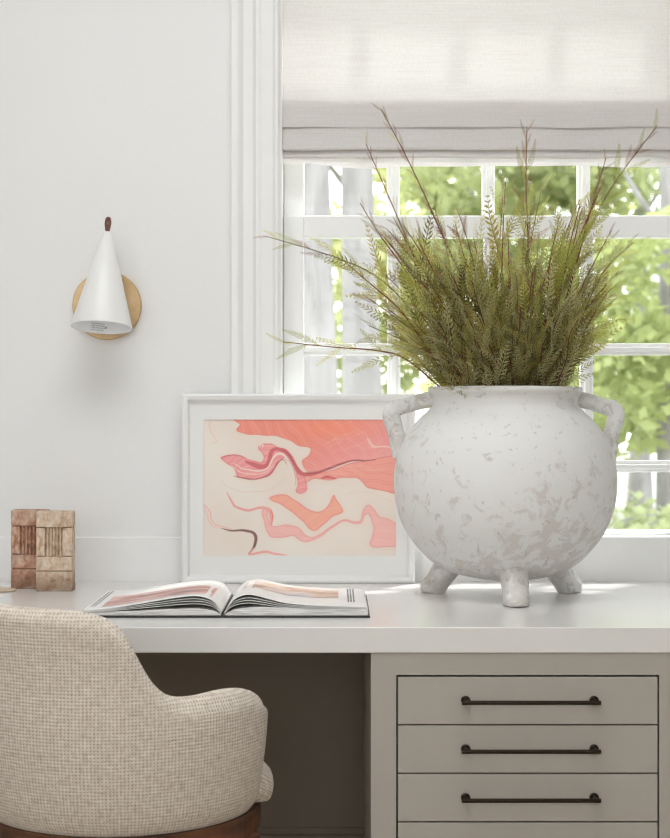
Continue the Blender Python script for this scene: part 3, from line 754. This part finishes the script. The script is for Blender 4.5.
special = [
 ([B(-.08, -.02), Z(425, 330), Z(385, 283), Z(340, 259), Z(265, 236)], 'long leafy branch reaching far left with reddish tip, upper of two side branches', [GR, OL, GR], .10, .036, .35, True),
 ([B(-.09, .01), Z(410, 362), Z(380, 351), Z(332, 347), Z(284, 342)], 'low leafy branch sticking out almost level over the left of the pot', [GR, GR, OL], .085, .04, .42, False),
 ([B(-.04, .05), Z(468, 300, 3.1), Z(440, 230, 3.12), Z(408, 160, 3.12), Z(381, 109, 3.12)], 'tallest thin red-brown branch tip crossing the blind, left of centre', [RE, OL, GR], .06, .022, .35, True),
 ([B(-.06, .06), Z(440, 305, 3.12), Z(412, 250, 3.14), Z(388, 195, 3.14), Z(366, 144, 3.14)], 'reddish twiggy branch before the upper left panes, just left of the tallest one', [RE, OL, GR], .05, .024, .45, True),
 ([B(-.07, .03), Z(435, 320, 3.08), Z(405, 270, 3.08), Z(380, 235, 3.08), Z(360, 203, 3.08)], 'short reddish twig leaning left below the twiggy one at the meeting rail', [RE, GR, OL], .055, .026, .45, True),
 ([B(.03, .05), Z(522, 310, 3.1), Z(528, 245, 3.12), Z(526, 185, 3.12), Z(527, 126, 3.12)], 'tall upright branch at the centre crossing the middle muntin to the blind', [OL, GR, RE], .075, .024, .35, True),
 ([B(.08, .03), Z(552, 320, 3.08), Z(575, 260, 3.08), Z(610, 190, 3.08), Z(657, 126, 3.08)], 'tall branch leaning far right with drooping tip over the blind hem', [GR, GR, OL, RE], .085, .026, .35, True),
 ([B(.07, .0), Z(555, 330, 3.02), Z(572, 280, 3.0), Z(588, 220, 3.0), Z(606, 158, 3.0)], 'dark red stem rising right of centre before the right muntin', [GR, OL, RE], .075, .026, .4, True),
 ([B(.09, .02), Z(560, 345, 3.05), Z(580, 310, 3.05), Z(605, 270, 3.05), Z(634, 242, 3.05)], 'yellow-green branch arching right before the large right pane', [GR, GR, OL], .085, .028, .3, False),
 ([B(-.085, -.03), Z(425, 345, 2.98), Z(400, 310, 2.96), Z(372, 285, 2.95), Z(345, 262, 2.95)], 'leafy olive branch leaning left just under the long upper side branch', [OL, GR, SI], .09, .028, .3, False),
 ([B(.1, .0), Z(570, 355, 3.0), Z(585, 330, 3.0), Z(602, 300, 3.0), Z(612, 288, 3.0)], 'short leafy branch leaning right just above the right handle', [GR, OL], .08, .026, .3, False),
]
for i, (path, lab, pal, fl, st, s0, tr) in enumerate(special):
    branch(path, lab, None, pal, fl*1.12, st*.88, s0, .0021, .62, tr, 500+i, 30)
r = random.Random(77)
groups = {
 'L': ('fine-leaved olive branch leaning left within the dense bunch in the white pot', 'left-leaning branches of the bunch'),
 'C': ('fine-leaved olive branch standing upright within the dense bunch in the white pot', 'upright branches of the bunch'),
 'R': ('fine-leaved yellow-green branch leaning right within the dense bunch in the white pot', 'right-leaning branches of the bunch'),
 'S': ('short silvery green branch just above the rim at the front of the white pot', 'short branches along the pot rim'),
}
def env(x):   # how high the body of the bunch reaches at that place across
    return np.interp(x, [355, 380, 410, 450, 490, 530, 570, 600, 625], [290, 235, 192, 180, 198, 172, 190, 182, 235])
k = 0
for i in range(50):
    tx = 362+ (622-362)*(i+.5)/50 + r.uniform(-8, 8); dep = r.uniform(2.88, 3.22)
    ty = env(tx)+r.choice((r.uniform(-12, 25), r.uniform(10, 80), r.uniform(40, 120)))
    tip = px3(tx, min(ty, 340), dep); tip.y = min(tip.y, -.05)
    bx = (tx-492)/130*.085; base = Vector((VX+max(-.1, min(.1, bx+r.uniform(-.03, .03))), VY+max(-.09, min(.09, (dep-3.075)*.5)), 1.12))
    g = 'L' if tx < 440 else ('R' if tx > 555 else 'C')
    pal = {'L': [OL, OL, GR, SI, DK], 'C': [OL, OL, SI, GR, DK], 'R': [GR, OL, GR, SI]}[g]
    if dep < 2.98 : pal = pal + [SI]
    branch(grow(base, tip, .3, r), groups[g][0], groups[g][1], pal, r.uniform(.10, .145), .034, .2, .0017, .58, r.random() < .4, 1000+i, 13)
for i in range(40):
    tx = 400+(598-400)*(i+.5)/40+r.uniform(-5, 5); dep = r.uniform(2.88, 2.99)
    ty = r.uniform(272, 345)
    tip = px3(tx, ty, dep)
    base = Vector((VX+max(-.115, min(.115, (tx-502)/100*.11)), VY+max(-.108, min(.09, -.03+(dep-3.0)*.6)), 1.118))
    while (Vector((base.x-VX, base.y-VY))).length > .118: base.x = VX+(base.x-VX)*.95; base.y = VY+(base.y-VY)*.95
    branch(grow(base, tip, .5, r), groups['S'][0], groups['S'][1], [SI, SI, OL, DK], r.uniform(.09, .125), .030, .03, .0016, .5, False, 2000+i, 8)

for i in range(26):
    tx = 415+(590-415)*(i+.5)/26+r.uniform(-6, 6); dep = r.uniform(3.0, 3.2); tip = px3(tx, r.uniform(262, 335), dep); tip.y = min(tip.y, -.06)
    base = Vector((VX+max(-.095, min(.095, (tx-502)/90*.095)), VY+r.uniform(-.02, .075), 1.118))
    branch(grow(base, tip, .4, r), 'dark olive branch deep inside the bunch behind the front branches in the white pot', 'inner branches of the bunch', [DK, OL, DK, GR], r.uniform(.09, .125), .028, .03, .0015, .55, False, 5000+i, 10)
for i in range(26):
    tx = 432+(578-432)*(i+.5)/26+r.uniform(-5, 5); dep = r.uniform(2.86, 2.95)
    tip = px3(tx, r.uniform(305, 362), dep)
    base = Vector((VX+max(-.1, min(.1, (tx-502)/100*.11))*.9, VY-.075+r.uniform(-.012, .02), 1.118))
    branch(grow(base, tip, .5, r), groups['S'][0], groups['S'][1], [SI, OL, DK, SI], r.uniform(.07, .10), .026, .02, .0014, .5, False, 4000+i, 7)
for i in range(20):
    left = i < 11; t = (i+.5)/11 if left else (i-10.5)/9
    if left: tx, ty = 376+34*t+r.uniform(-6, 6), 300+62*t+r.uniform(-6, 6)
    else: tx, ty = 612-22*t+r.uniform(-5, 5), 272+80*t+r.uniform(-6, 6)
    dep = r.uniform(2.93, 3.2); tip = px3(tx, ty, dep); tip.y = min(tip.y, -.05)
    base = Vector((VX+(-.085 if left else .085)+r.uniform(-.02, .02), VY+r.uniform(-.06, .06), 1.118))
    branch(grow(base, tip, .5, r), *(('short olive branch leaning out low over the left side of the pot rim', 'low branches over the left rim') if left else ('short olive branch leaning out low over the right side of the pot rim', 'low branches over the right rim')), [OL, GR, SI] if left else [GR, OL, SI], r.uniform(.08, .11), .026, .15, .0016, .5, False, 3000+i, 10)

# ------------------------------------------------------------------ open book
BX, BY = -.194, -.431
bk = tag(empty('open_book', (BX, BY, .7502)), 'large open picture book lying on the desk before the framed print', 'book')
hd = .152                      # half the page height (depth on the desk)
MB().box(-.252, .2545, -hd-.003, hd+.003, 0, .0035).build('cover', M['cover'], bk, bevel=.001)
def sheet(prof, th, name, mat, y0=-hd, y1=hd, parent=bk, backlow=.82):
    """a curved sheet following prof [(x, z)], thickness th, a little lower at the back"""
    P = [v for v in catmull([(x, 0, z) for x, z in prof], 6)]; vs, fs = [], []
    for p in P:
        for y, kz in ((y0, 1), (y1, backlow)):
            z = .0035+(p.z-.0035)*kz
            vs += [(p.x, y, z), (p.x, y, z-th)]
    for i in range(len(P)-1):
        a = i*4; b_ = a+4
        fs += [(a, b_, b_+2, a+2), (a+1, a+3, b_+3, b_+1), (a, a+1, b_+1, b_), (a+2, b_+2, b_+3, a+3)]
    fs += [(0, 2, 3, 1), (len(vs)-4, len(vs)-3, len(vs)-1, len(vs)-2)]
    o = mesh_obj(name, vs, fs, mat, parent); bm2 = bmesh.new(); bm2.from_mesh(o.data); bmesh.ops.recalc_face_normals(bm2, faces=bm2.faces); bm2.to_mesh(o.data); bm2.free()
    return o
def solid(prof, zb, name, mat, parent=bk, backlow=.82):
    P = [v for v in catmull([(x, 0, z) for x, z in prof], 6)]; vs, fs = [], []
    for p in P:
        zt = p.z; zk = .0035+(zt-.0035)*backlow
        vs += [(p.x, -hd+.001, zt), (p.x, -hd+.001, zb), (p.x, hd-.001, zk), (p.x, hd-.001, zb)]
    for i in range(len(P)-1):
        a = i*4; b_ = a+4
        fs += [(a, b_, b_+2, a+2), (a+1, a+3, b_+3, b_+1), (a, a+1, b_+1, b_), (a+2, b_+2, b_+3, a+3)]
    fs += [(0, 2, 3, 1), (len(vs)-4, len(vs)-3, len(vs)-1, len(vs)-2)]
    o = mesh_obj(name, vs, fs, mat, parent); bm2 = bmesh.new(); bm2.from_mesh(o.data); bmesh.ops.recalc_face_normals(bm2, faces=bm2.faces); bm2.to_mesh(o.data); bm2.free()
    return o
# right half
solid([(.004, .006), (.02, .0135), (.05, .0175), (.09, .0175), (.15, .015), (.251, .0145)], .0036, 'page_block', M['edges'])
tops_r = [(.003, .010), (.012, .024), (.026, .036), (.046, .0405), (.072, .035), (.105, .0265), (.15, .0215), (.2, .0195), (.248, .0182)]
for kk, (f_, e_) in enumerate(((1, 0), (.80, 0), (.66, 0), (.52, 0))):
    pr = [(x, .0125+(z-.0125)*f_ - kk*.0006 if x > .011 else z-kk*.0012) for x, z in tops_r]
    sheet(pr, .0007 if kk else .0011, 'page', M['paper'])
# left half
solid([(-.004, .006), (-.02, .0125), (-.05, .0155), (-.09, .0145), (-.15, .0115), (-.245, .0095)], .0036, 'page_block', M['edges'])
tops_l = [(-.003, .010), (-.012, .024), (-.024, .033), (-.045, .038), (-.075, .036), (-.11, .0305), (-.15, .0235), (-.2, .016), (-.242, .0130)]
for kk, f_ in enumerate((1, .83, .70, .55)):
    pr = [(x, .0105+(z-.0105)*f_ - kk*.0006 if x < -.011 else z-kk*.0012) for x, z in tops_l]
    sheet(pr, .0007 if kk else .0011, 'page', M['paper'])
def clip_prof(prof, x0, x1, lift):
    P = catmull([(x, 0, z) for x, z in prof], 6); P = sorted([(p.x, p.z) for p in P]); xs = [p[0] for p in P]; zs = [p[1] for p in P]
    return [(x, float(np.interp(x, xs, zs))) for x in np.linspace(x0, x1, 12)]
def photo(prof, x0, x1, v0, v1, name, mat):
    pr = clip_prof(prof, x0, x1, 0); vs, fs = [], []
    for x, z in pr:
        for v in (v0, v1):
            kz = 1+(.82-1)*v
            vs.append((x, -hd+2*hd*v, .0035+(z-.0035)*kz+.0005))
    for i in range(len(pr)-1): fs.append((i*2, i*2+2, i*2+3, i*2+1))
    return mesh_obj(name, vs, fs, mat, bk)
photo(tops_l, -.215, -.022, .10, .62, 'printed_photo', M['photo_red'])['label'] = 'printed picture in reds and greys'
photo(tops_r, .012, .200, .40, .86, 'printed_photo', M['photo_beige'])['label'] = 'printed picture in beige and grey'
# lines of print : column of text near the right edge, marks on the left edge
rr = random.Random(5)
for prof_, xs, v0, v1 in ((tops_r, (.2165, .2215, .2265), .22, .92), (tops_l, (-.236, -.230), .15, .9)):
    tx = MB()
    for x in xs:
        v = v0
        while v < v1:
            lv = rr.uniform(.02, .05); z = clip_prof(prof_, x, x+.002, 0)[0][1]
            q = []
            for xx, vv in ((x, v), (x+.0026, v), (x+.0026, v+lv), (x, v+lv)):
                q.append(tx.bm.verts.new((xx, -hd+2*hd*vv, .0035+(z-.0035)*(1-.18*vv)+.0006)))
            tx.bm.faces.new(q); v += lv+rr.uniform(.012, .02)
    tx.build('printed_text', M['ink'], bk)

# ------------------------------------------------------------------ two carved blocks
def carved_block(loc, rz, mat, label, flutes, side):
    o = empty('carved_block', loc, rz); tag(o, label, 'ornament')
    W, H, T = .0715, .1575, .034; h = W/2
    b = MB()
    b.box(-h, h, .0055, T, 0, H)                                              # core slab
    b.box(-h, h, -.004, .006, H-.031, H)                                      # top band
    rs = .020 if side < .0175 else .015
    b.box(-h, -h+side, -.003, .006, .0695, H-.0325); b.box(h-rs, h, -.003, .006, .0695, H-.0325)
    b.box(-h, h, -.0035, .006, .0405, .068)
    b.box(-h, h, -.005, .006, 0, .039)
    bo = b.build('body', mat, o, bevel=.0016, seg=2)
    fl = MB(); x0, x1 = -h+side+.0012, h-rs-.0012
    for i in range(flutes):
        xc = x0+(x1-x0)*(i+.5)/flutes
        fl.tube([(xc, .0035, .0685), (xc, .0035, H-.0315)], (x1-x0)/flutes*.36, 10)
    f_ = fl.build('fluting', mat, o); f_['label'] = 'row of carved vertical flutes'
    return o
carved_block((-.613, -.146, .75), R(0), M['carved_red'], 'reddish carved wooden block standing half behind a paler one', 5, .018)
carved_block((-.5545, -.189, .75), R(0), M['carved_pale'], 'pale weathered carved wooden block standing in front of the reddish one', 5, .017)

cs = MB().lathe([(.0001, 0), (.028, 0), (.0298, .0012), (.0298, .0024), (.028, .0034), (.0001, .0034)], 40).build('coaster', M['coaster'], None, loc=(-.660, -.186, .7503))
tag(cs, 'small thin pale coaster cut off by the left edge of the photo', 'coaster')

# ------------------------------------------------------------------ roman blind
bl = tag(empty('roman_blind', ((WX0+WX1)/2, .02, 1.62)), 'pale linen roman blind drawn halfway down the window', 'blind')
def blind_sheet(prof, name, seed, amp=.0022):
    x0, x1 = WX0+.0065, WX1-.0065; NX = 60
    P = catmull([(0, y, z) for y, z in prof], 5); vs, fs = [], []
    for p in P:
        for i in range(NX+1):
            x = x0+(x1-x0)*i/NX
            low = max(0, min(1, (1.80-p.z)/.12))
            dz = mnoise.noise(Vector((x*7, seed, p.z*1.2)))*amp*low*1.6; dy = mnoise.noise(Vector((x*5, seed+4, p.z*2.5)))*amp*1.4
            vs.append((x, min(.044, max(-.012, p.y+dy)), p.z+dz))
    for j in range(len(P)-1):
        for i in range(NX):
            a = j*(NX+1)+i; fs.append((a, a+1, a+NX+2, a+NX+1))
    o = mesh_obj(name, vs, fs, M['blind'], None, smooth=True); o.parent = bl; o.matrix_parent_inverse = Matrix.Translation(-bl.location)
    return o
blind_sheet([(.010, 2.19), (.010, 2.05), (.009, 1.85), (.0085, 1.74), (.0070, 1.708), (.0078, 1.701), (.0105, 1.703), (.012, 1.72), (.014, 1.76)], 'face_panel', 1, .0018)
blind_sheet([(.014, 1.75), (.0125, 1.70), (.008, 1.668), (.006, 1.658), (.010, 1.654), (.017, 1.66), (.019, 1.70)], 'fold', 2)
blind_sheet([(.021, 1.73), (.0195, 1.67), (.016, 1.646), (.015, 1.641), (.019, 1.638), (.025, 1.645), (.026, 1.69)], 'fold', 5, .003)
blind_sheet([(.029, 1.74), (.029, 1.66), (.027, 1.630), (.027, 1.622)], 'hem', 9, .006)
hr = MB().box(WX0+.009, WX1-.009, .006, .044, 2.182, 2.2085).build('headrail', M['trim']); hr.parent = bl; hr.matrix_parent_inverse = Matrix.Translation(-bl.location)

# ------------------------------------------------------------------ upholstered chair
TH = R(38)
fw = Vector((math.sin(TH), math.cos(TH), 0)); rt = Vector((math.cos(TH), -math.sin(TH), 0))
CHC = Vector((-.348, -.722, 0))
ch = tag(empty('desk_chair', CHC, -TH), 'cream woven linen armchair with curved back tucked under the desk', 'chair')
# local frame: x right, y forward (towards the desk); the shell is a round barrel open at the front
RB, SEAT_B, REL = .232, .467, 117
NS = 91
angs = [-REL+2*REL*i/(NS-1) for i in range(NS)]
def top_z(deg):
    return float(np.interp(abs(deg), [0, 20, 32, 40, 45, 49, 53.6, 59, 65, 75, 87, 96, 104, 110, 117],
                           [.8135, .812, .808, .798, .782, .753, .715, .686, .673, .671, .674, .673, .667, .659, .645]))
tzr = [top_z(d) for d in angs]
tz = [sum(tzr[max(0, i-1):i+2])/len(tzr[max(0, i-1):i+2]) for i in range(NS)]
LT = RB*R(2*REL)
def shell_pt(deg, rad, fwd=0): return Vector((rad*math.sin(R(deg)), -rad*math.cos(R(deg))+fwd, 0))
vs, fs, uv = [], [], []; TH_W = .050
for i in range(NS):
    d = angs[i]; l = LT*i/(NS-1); dend = min(l, LT-l); zt = tz[i]
    endk = max(0, 1-dend/.028); rd = 1-math.sqrt(max(0, 1-endk*endk))
    half = TH_W/2*(1-rd*.5); zt2 = zt-rd*.022
    prof_ = []
    for z in np.linspace(SEAT_B, zt2-half, 15): prof_.append((half, float(z), 0))
    for aa in np.linspace(15, 165, 9): prof_.append((half*math.cos(R(aa)), zt2-half+half*math.sin(R(aa)), 1))
    for z in np.linspace(zt2-half, SEAT_B, 9): prof_.append((-half, float(z), 2))
    back = max(0, 1-abs(d)/70)
    k_ = max(0, 1-dend/.13)
    for j, (o_, z, part_) in enumerate(prof_):
        hgt = z-SEAT_B
        lean = hgt*(.035+.075*back)
        bul = .008*math.sin(math.pi*min(1, hgt/.24)) if part_ == 0 and hgt < .24 else 0
        tuck = -.012*max(0, 1-hgt/.03)**2 if part_ == 0 else 0
        q = shell_pt(d, RB+o_-TH_W/2+lean+bul+tuck, k_*(hgt-.06)*.09)
        vs.append((q.x, q.y, z)); uv.append((l, z if part_ < 2 else 2*zt-z))
    PROFN = len(prof_)
for i in range(NS-1):
    for j in range(PROFN-1):
        a = i*PROFN+j; fs.append((a, a+1, a+PROFN+1, a+PROFN))
    fs.append((i*PROFN+PROFN-1, i*PROFN, (i+1)*PROFN, (i+1)*PROFN+PROFN-1))
fs.append(tuple(range(PROFN-1, -1, -1))); fs.append(tuple((NS-1)*PROFN+j for j in range(PROFN)))
sh = mesh_obj('backrest', vs, fs, M['linen'], ch, smooth=True, uvs=uv)
bmx = bmesh.new(); bmx.from_mesh(sh.data); bmesh.ops.recalc_face_normals(bmx, faces=bmx.faces); bmx.to_mesh(sh.data); bmx.free()
m_ = sh.modifiers.new('es', 'EDGE_SPLIT'); m_.split_angle = R(50)
# seat cushion: fills the barrel and bulges out past the arm fronts
outl = []
for k_ in range(72):
    d = -180+5*k_
    inn_ = RB-TH_W-.001; fr_ = .247
    t = max(0, min(1, (abs(d)-116)/8)); t = t*t*(3-2*t)
    outl.append(shell_pt(d, inn_+(fr_-inn_)*t))
vs, fs, uv = [], [], []
lev = [(.93, .4685), (.962, .4705), (.982, .475), (.995, .483), (1.0, .493), (.997, .502), (.985, .511), (.96, .518), (.92, .523), (.85, .527), (.6, .529), (.3, .530)]
for k_, z in lev:
    for p in outl: vs.append((p.x*k_, p.y*k_, z)); uv.append((p.x*k_+(z if k_ > .95 else 0), p.y*k_+(z if k_ > .95 else 0)))
n0 = len(outl)
for j in range(len(lev)-1):
    for i in range(n0): fs.append((j*n0+i, j*n0+(i+1) % n0, (j+1)*n0+(i+1) % n0, (j+1)*n0+i))
fs.append(tuple(range(n0-1, -1, -1))); fs.append(tuple((len(lev)-1)*n0+i for i in range(n0)))
mesh_obj('seat_cushion', vs, fs, M['linen'], ch, smooth=True, uvs=uv)
# walnut rail under the upholstery
ol = [shell_pt(-180+5*k_, RB-.006) for k_ in range(72)]; vs, fs = [], []
for z in (.432, .4665):
    for p in ol: vs.append((p.x, p.y, z))
n0 = len(ol)
for i in range(n0): fs.append((i, (i+1) % n0, n0+(i+1) % n0, n0+i))
fs.append(tuple(range(n0-1, -1, -1))); fs.append(tuple(range(n0, 2*n0)))
mesh_obj('seat_rail', vs, fs, M['walnut'], ch)
for sx, sy, fx_, fy_ in ((.195, .075, .02, .02), (-.195, .075, -.02, .02), (.135, -.15, .03, -.05), (-.135, -.15, -.03, -.05)):
    lg = MB().box(-.5, .5, -.5, .5, 0, 1)
    for v in lg.bm.verts:
        k_ = v.co.z; w_ = .022*(1-k_)+.040*k_
        v.co = Vector((sx+fx_*(1-k_)+v.co.x*w_, sy+fy_*(1-k_)+v.co.y*w_, .0005+k_*.4325))
    lg.build('leg', M['walnut'], ch, bevel=.003)

# ------------------------------------------------------------------ garden outside
g = MB().box(-30, 34, WT, 60, -.75, -.7); tag(g.build('ground', M['ground']), kind='structure')
def tree(name, label, cat, x, y, h, tr, crown, nleaf, lsize, mat, seed, z0=-.7, lean=0, group=None):
    """crown: list of (dx, dy, z, rx, ry, rz) blobs"""
    r = random.Random(seed); t = empty(name, (x, y, z0)); tag(t, label, cat, group)
    if tr:
        pts = [(0, 0, 0), (lean*.2, 0, h*.25), (lean*.5, .03, h*.5), (lean, .0, h)]
        b = MB().tube(catmull(pts, 6), list(np.interp(np.linspace(0, 1, 19), [0, .15, .35, .6, 1], [tr*2.2, tr*1.7, tr*1.22, tr, tr*.7])), 14)
        for k in range(4):
            a = r.uniform(0, 6.28); zz = h*r.uniform(.8, .97)
            b.tube(catmull([(lean*zz/h, 0, zz), (lean+math.cos(a)*.3, math.sin(a)*.3, zz+.4), (lean+math.cos(a)*.6, math.sin(a)*.6, zz+1.0)], 4), list(np.linspace(tr*.4, tr*.12, 9)), 8)
        b.build('trunk', M['bark'], t, smooth=True)
    vs, fs = [], []
    for k in range(nleaf):
        c_ = r.choice(crown)
        while True:
            q = Vector((r.uniform(-1, 1), r.uniform(-1, 1), r.uniform(-1, 1)))
            if .35 < q.length < 1: break
        p = Vector((c_[0]+q.x*c_[3], c_[1]+q.y*c_[4], c_[2]+q.z*c_[5]))
        d = Vector((r.gauss(0, 1), r.gauss(0, 1), r.gauss(0, .6)-.3)).normalized(); u = d.orthogonal().normalized()
        u = Matrix.Rotation(r.uniform(0, 6.28), 3, d) @ u
        l = lsize*r.uniform(.7, 1.3); b0 = len(vs)
        vs += [p, p+d*l*.5+u*l*.28, p+d*l, p+d*l*.5-u*l*.28]; fs.append((b0, b0+1, b0+2, b0+3))
    mesh_obj('foliage', vs, fs, mat, t)
    return t
def blobs(seed, n, sx, sy, z0, z1, rr0, rr1):
    r = random.Random(seed); return [(r.uniform(-sx, sx), r.uniform(-sy, sy), r.uniform(z0, z1), r.uniform(rr0, rr1), r.uniform(rr0, rr1), r.uniform(rr0, rr1)*.75) for _ in range(n)]
def garden_xy(px, D): return (px-335)*D/FPX, CAMY+D
x, y = garden_xy(306, 8.6)
tree('garden_tree', 'thick pale grey trunk nearest the window at the left panes', 'tree', x, y, 5.2, .185, blobs(1, 10, .5, .5, 4.8, 6.2, .4, .6), 700, .16, M['tree_leaf'], 1, lean=-.06)
x, y = garden_xy(368, 10.5)
tree('garden_tree', 'second grey trunk, seen just right of the thick one through the left panes', 'tree', x, y, 5.6, .12, blobs(2, 10, .5, .5, 5.0, 6.6, .4, .6), 700, .16, M['tree_leaf'], 2, lean=-.12)
x, y = garden_xy(505, 15)
tree('garden_tree', 'leafy green tree filling the middle panes behind the bunch', 'tree', x, y, 3.6, .09, blobs(3, 16, 1.25, 1.2, 1.5, 4.4, .4, .8), 5200, .15, M['tree_leaf'], 3)
x, y = garden_xy(668, 12.5)
tree('garden_tree', 'bright yellow-green tree filling the large right-hand pane', 'tree', x, y, 3.8, .08, blobs(4, 16, .8, 1.0, 1.75, 3.1, .35, .62), 3600, .13, M['tree_leaf_yellow'], 4)
x, y = garden_xy(640, 22)
tree('garden_tree', 'far green tree seen in the gaps at the upper right panes', 'tree', x, y, 5, .11, blobs(5, 16, 2.2, 1.4, 3.0, 6.2, .5, 1.0), 4200, .17, M['shrub_leaf'], 5)
x, y = garden_xy(350, 18)
tree('garden_tree', 'bright green tree showing between the two grey trunks', 'tree', x, y, 5, .11, blobs(6, 16, 1.2, 1.2, 1.6, 5.6, .5, .9), 5200, .17, M['tree_leaf_yellow'], 6)
x, y = garden_xy(640, 9.6)
tree('garden_shrub', 'greyish green shrub low in the bottom right pane', 'shrub', x, y, 1, 0, blobs(7, 9, .45, .3, .35, .95, .2, .34), 1300, .10, M['shrub_leaf'], 7)
x, y = garden_xy(560, 12)
tree('garden_shrub', 'dense shrub low behind the white pot', 'shrub', x, y, 1, 0, blobs(8, 10, .6, .4, .3, 1.3, .25, .45), 1500, .11, M['shrub_leaf'], 8)
x, y = garden_xy(318, 14)
tree('garden_shrub', 'small shrub low between the trunks at the bottom left pane', 'shrub', x, y, 1, 0, blobs(9, 8, .6, .4, .3, 1.2, .25, .4), 1300, .11, M['tree_leaf'], 9)
# neighbouring house
hx, hy = garden_xy(792, 24)
ho = tag(empty('house', (hx, hy, -.7)), 'white house gable showing at the right edge of the upper panes', 'house')
MB().box(-1.6, 1.6, 0, 4, 0, 4.95).build('wall', M['house_white'], ho)
rf = MB(); vv = [rf.bm.verts.new(c) for c in ((-1.9, -.25, 4.75), (0, -.25, 6.25), (1.9, -.25, 4.75), (-1.9, 4.2, 4.75), (0, 4.2, 6.25), (1.9, 4.2, 4.75))]
for f_ in ((0, 1, 2), (3, 5, 4), (0, 3, 4, 1), (1, 4, 5, 2), (0, 2, 5, 3)): rf.bm.faces.new([vv[i] for i in f_])
rf.build('roof', M['roof'], ho)
MB().tube([(-1.9, -.3, 4.75), (0, -.3, 6.25), (1.9, -.3, 4.75)], .1, 6).build('bargeboard', M['house_white'], ho)

# ------------------------------------------------------------------ light
wd = bpy.data.worlds.new('sky'); scene.world = wd; wd.use_nodes = True
bg = wd.node_tree.nodes['Background']; nt = wd.node_tree
tc = N(nt, 'ShaderNodeTexCoord'); sp = N(nt, 'ShaderNodeSeparateXYZ'); nt.links.new(tc.outputs['Generated'], sp.inputs[0])
nt.links.new(ramp(nt, sp.outputs['Z'], [(.0, (1, 1, 1, 1)), (.6, (.93, .97, 1, 1))]), bg.inputs['Color'])
bg.inputs['Strength'].default_value = 4.6
def area(name, loc, rot, sx, sy, power, col=(1, 1, 1)):
    l = bpy.data.lights.new(name, 'AREA'); l.shape = 'RECTANGLE'; l.size = sx; l.size_y = sy; l.energy = power; l.color = col
    o = bpy.data.objects.new(name, l); COL.objects.link(o); o.location = loc; o.rotation_euler = rot; return o
# daylight through the two windows behind the camera
area('daylight_left', (XL+.03, (LW[0]+LW[1])/2, (LW[2]+LW[3])/2), (0, R(-90), 0), LW[3]-LW[2], LW[1]-LW[0], 21, (.98, .99, 1))
area('daylight_front', ((FW[0]+FW[1])/2, YF+.03, (FW[2]+FW[3])/2), (R(90), 0, 0), FW[1]-FW[0], FW[3]-FW[2], 9, (.98, .99, 1))
# unseen fill light added to brighten the desk top, with a made-up frame
tag(MB().box(-.95, .55, -2.02, -1.98, 2.725, ZC).box(-.95, .55, -1.02, -.98, 2.725, ZC).box(-.95, -.91, -1.98, -1.02, 2.725, ZC).box(.51, .55, -1.98, -1.02, 2.725, ZC).build('fill_light_frame', M['trim']), kind='structure')
area('desk_top_fill', (-.2, -1.5, 2.742), (0, 0, 0), 1.38, .92, 26, (.96, .98, 1))
sl = bpy.data.lights.new('sun', 'SUN'); sl.energy = 5.0; sl.angle = R(3.5); sl.color = (1, .985, .96)
so_ = bpy.data.objects.new('sun', sl); COL.objects.link(so_)
dirv = Vector((-.71, -1, -2.05)).normalized(); so_.rotation_euler = dirv.to_track_quat('-Z', 'Y').to_euler(); so_.location = (2, 6, 9)

scene.view_settings.view_transform = 'Standard'; scene.view_settings.look = 'None'
scene.view_settings.gamma = 1; scene.view_settings.use_curve_mapping = False
scene.view_settings.exposure = -0.09
scene.cycles.use_denoising = True; scene.cycles.filter_width = 1.15
scene.cycles.max_bounces = 10; scene.cycles.diffuse_bounces = 6; scene.cycles.transparent_max_bounces = 16
scene.cycles.sample_clamp_indirect = 6
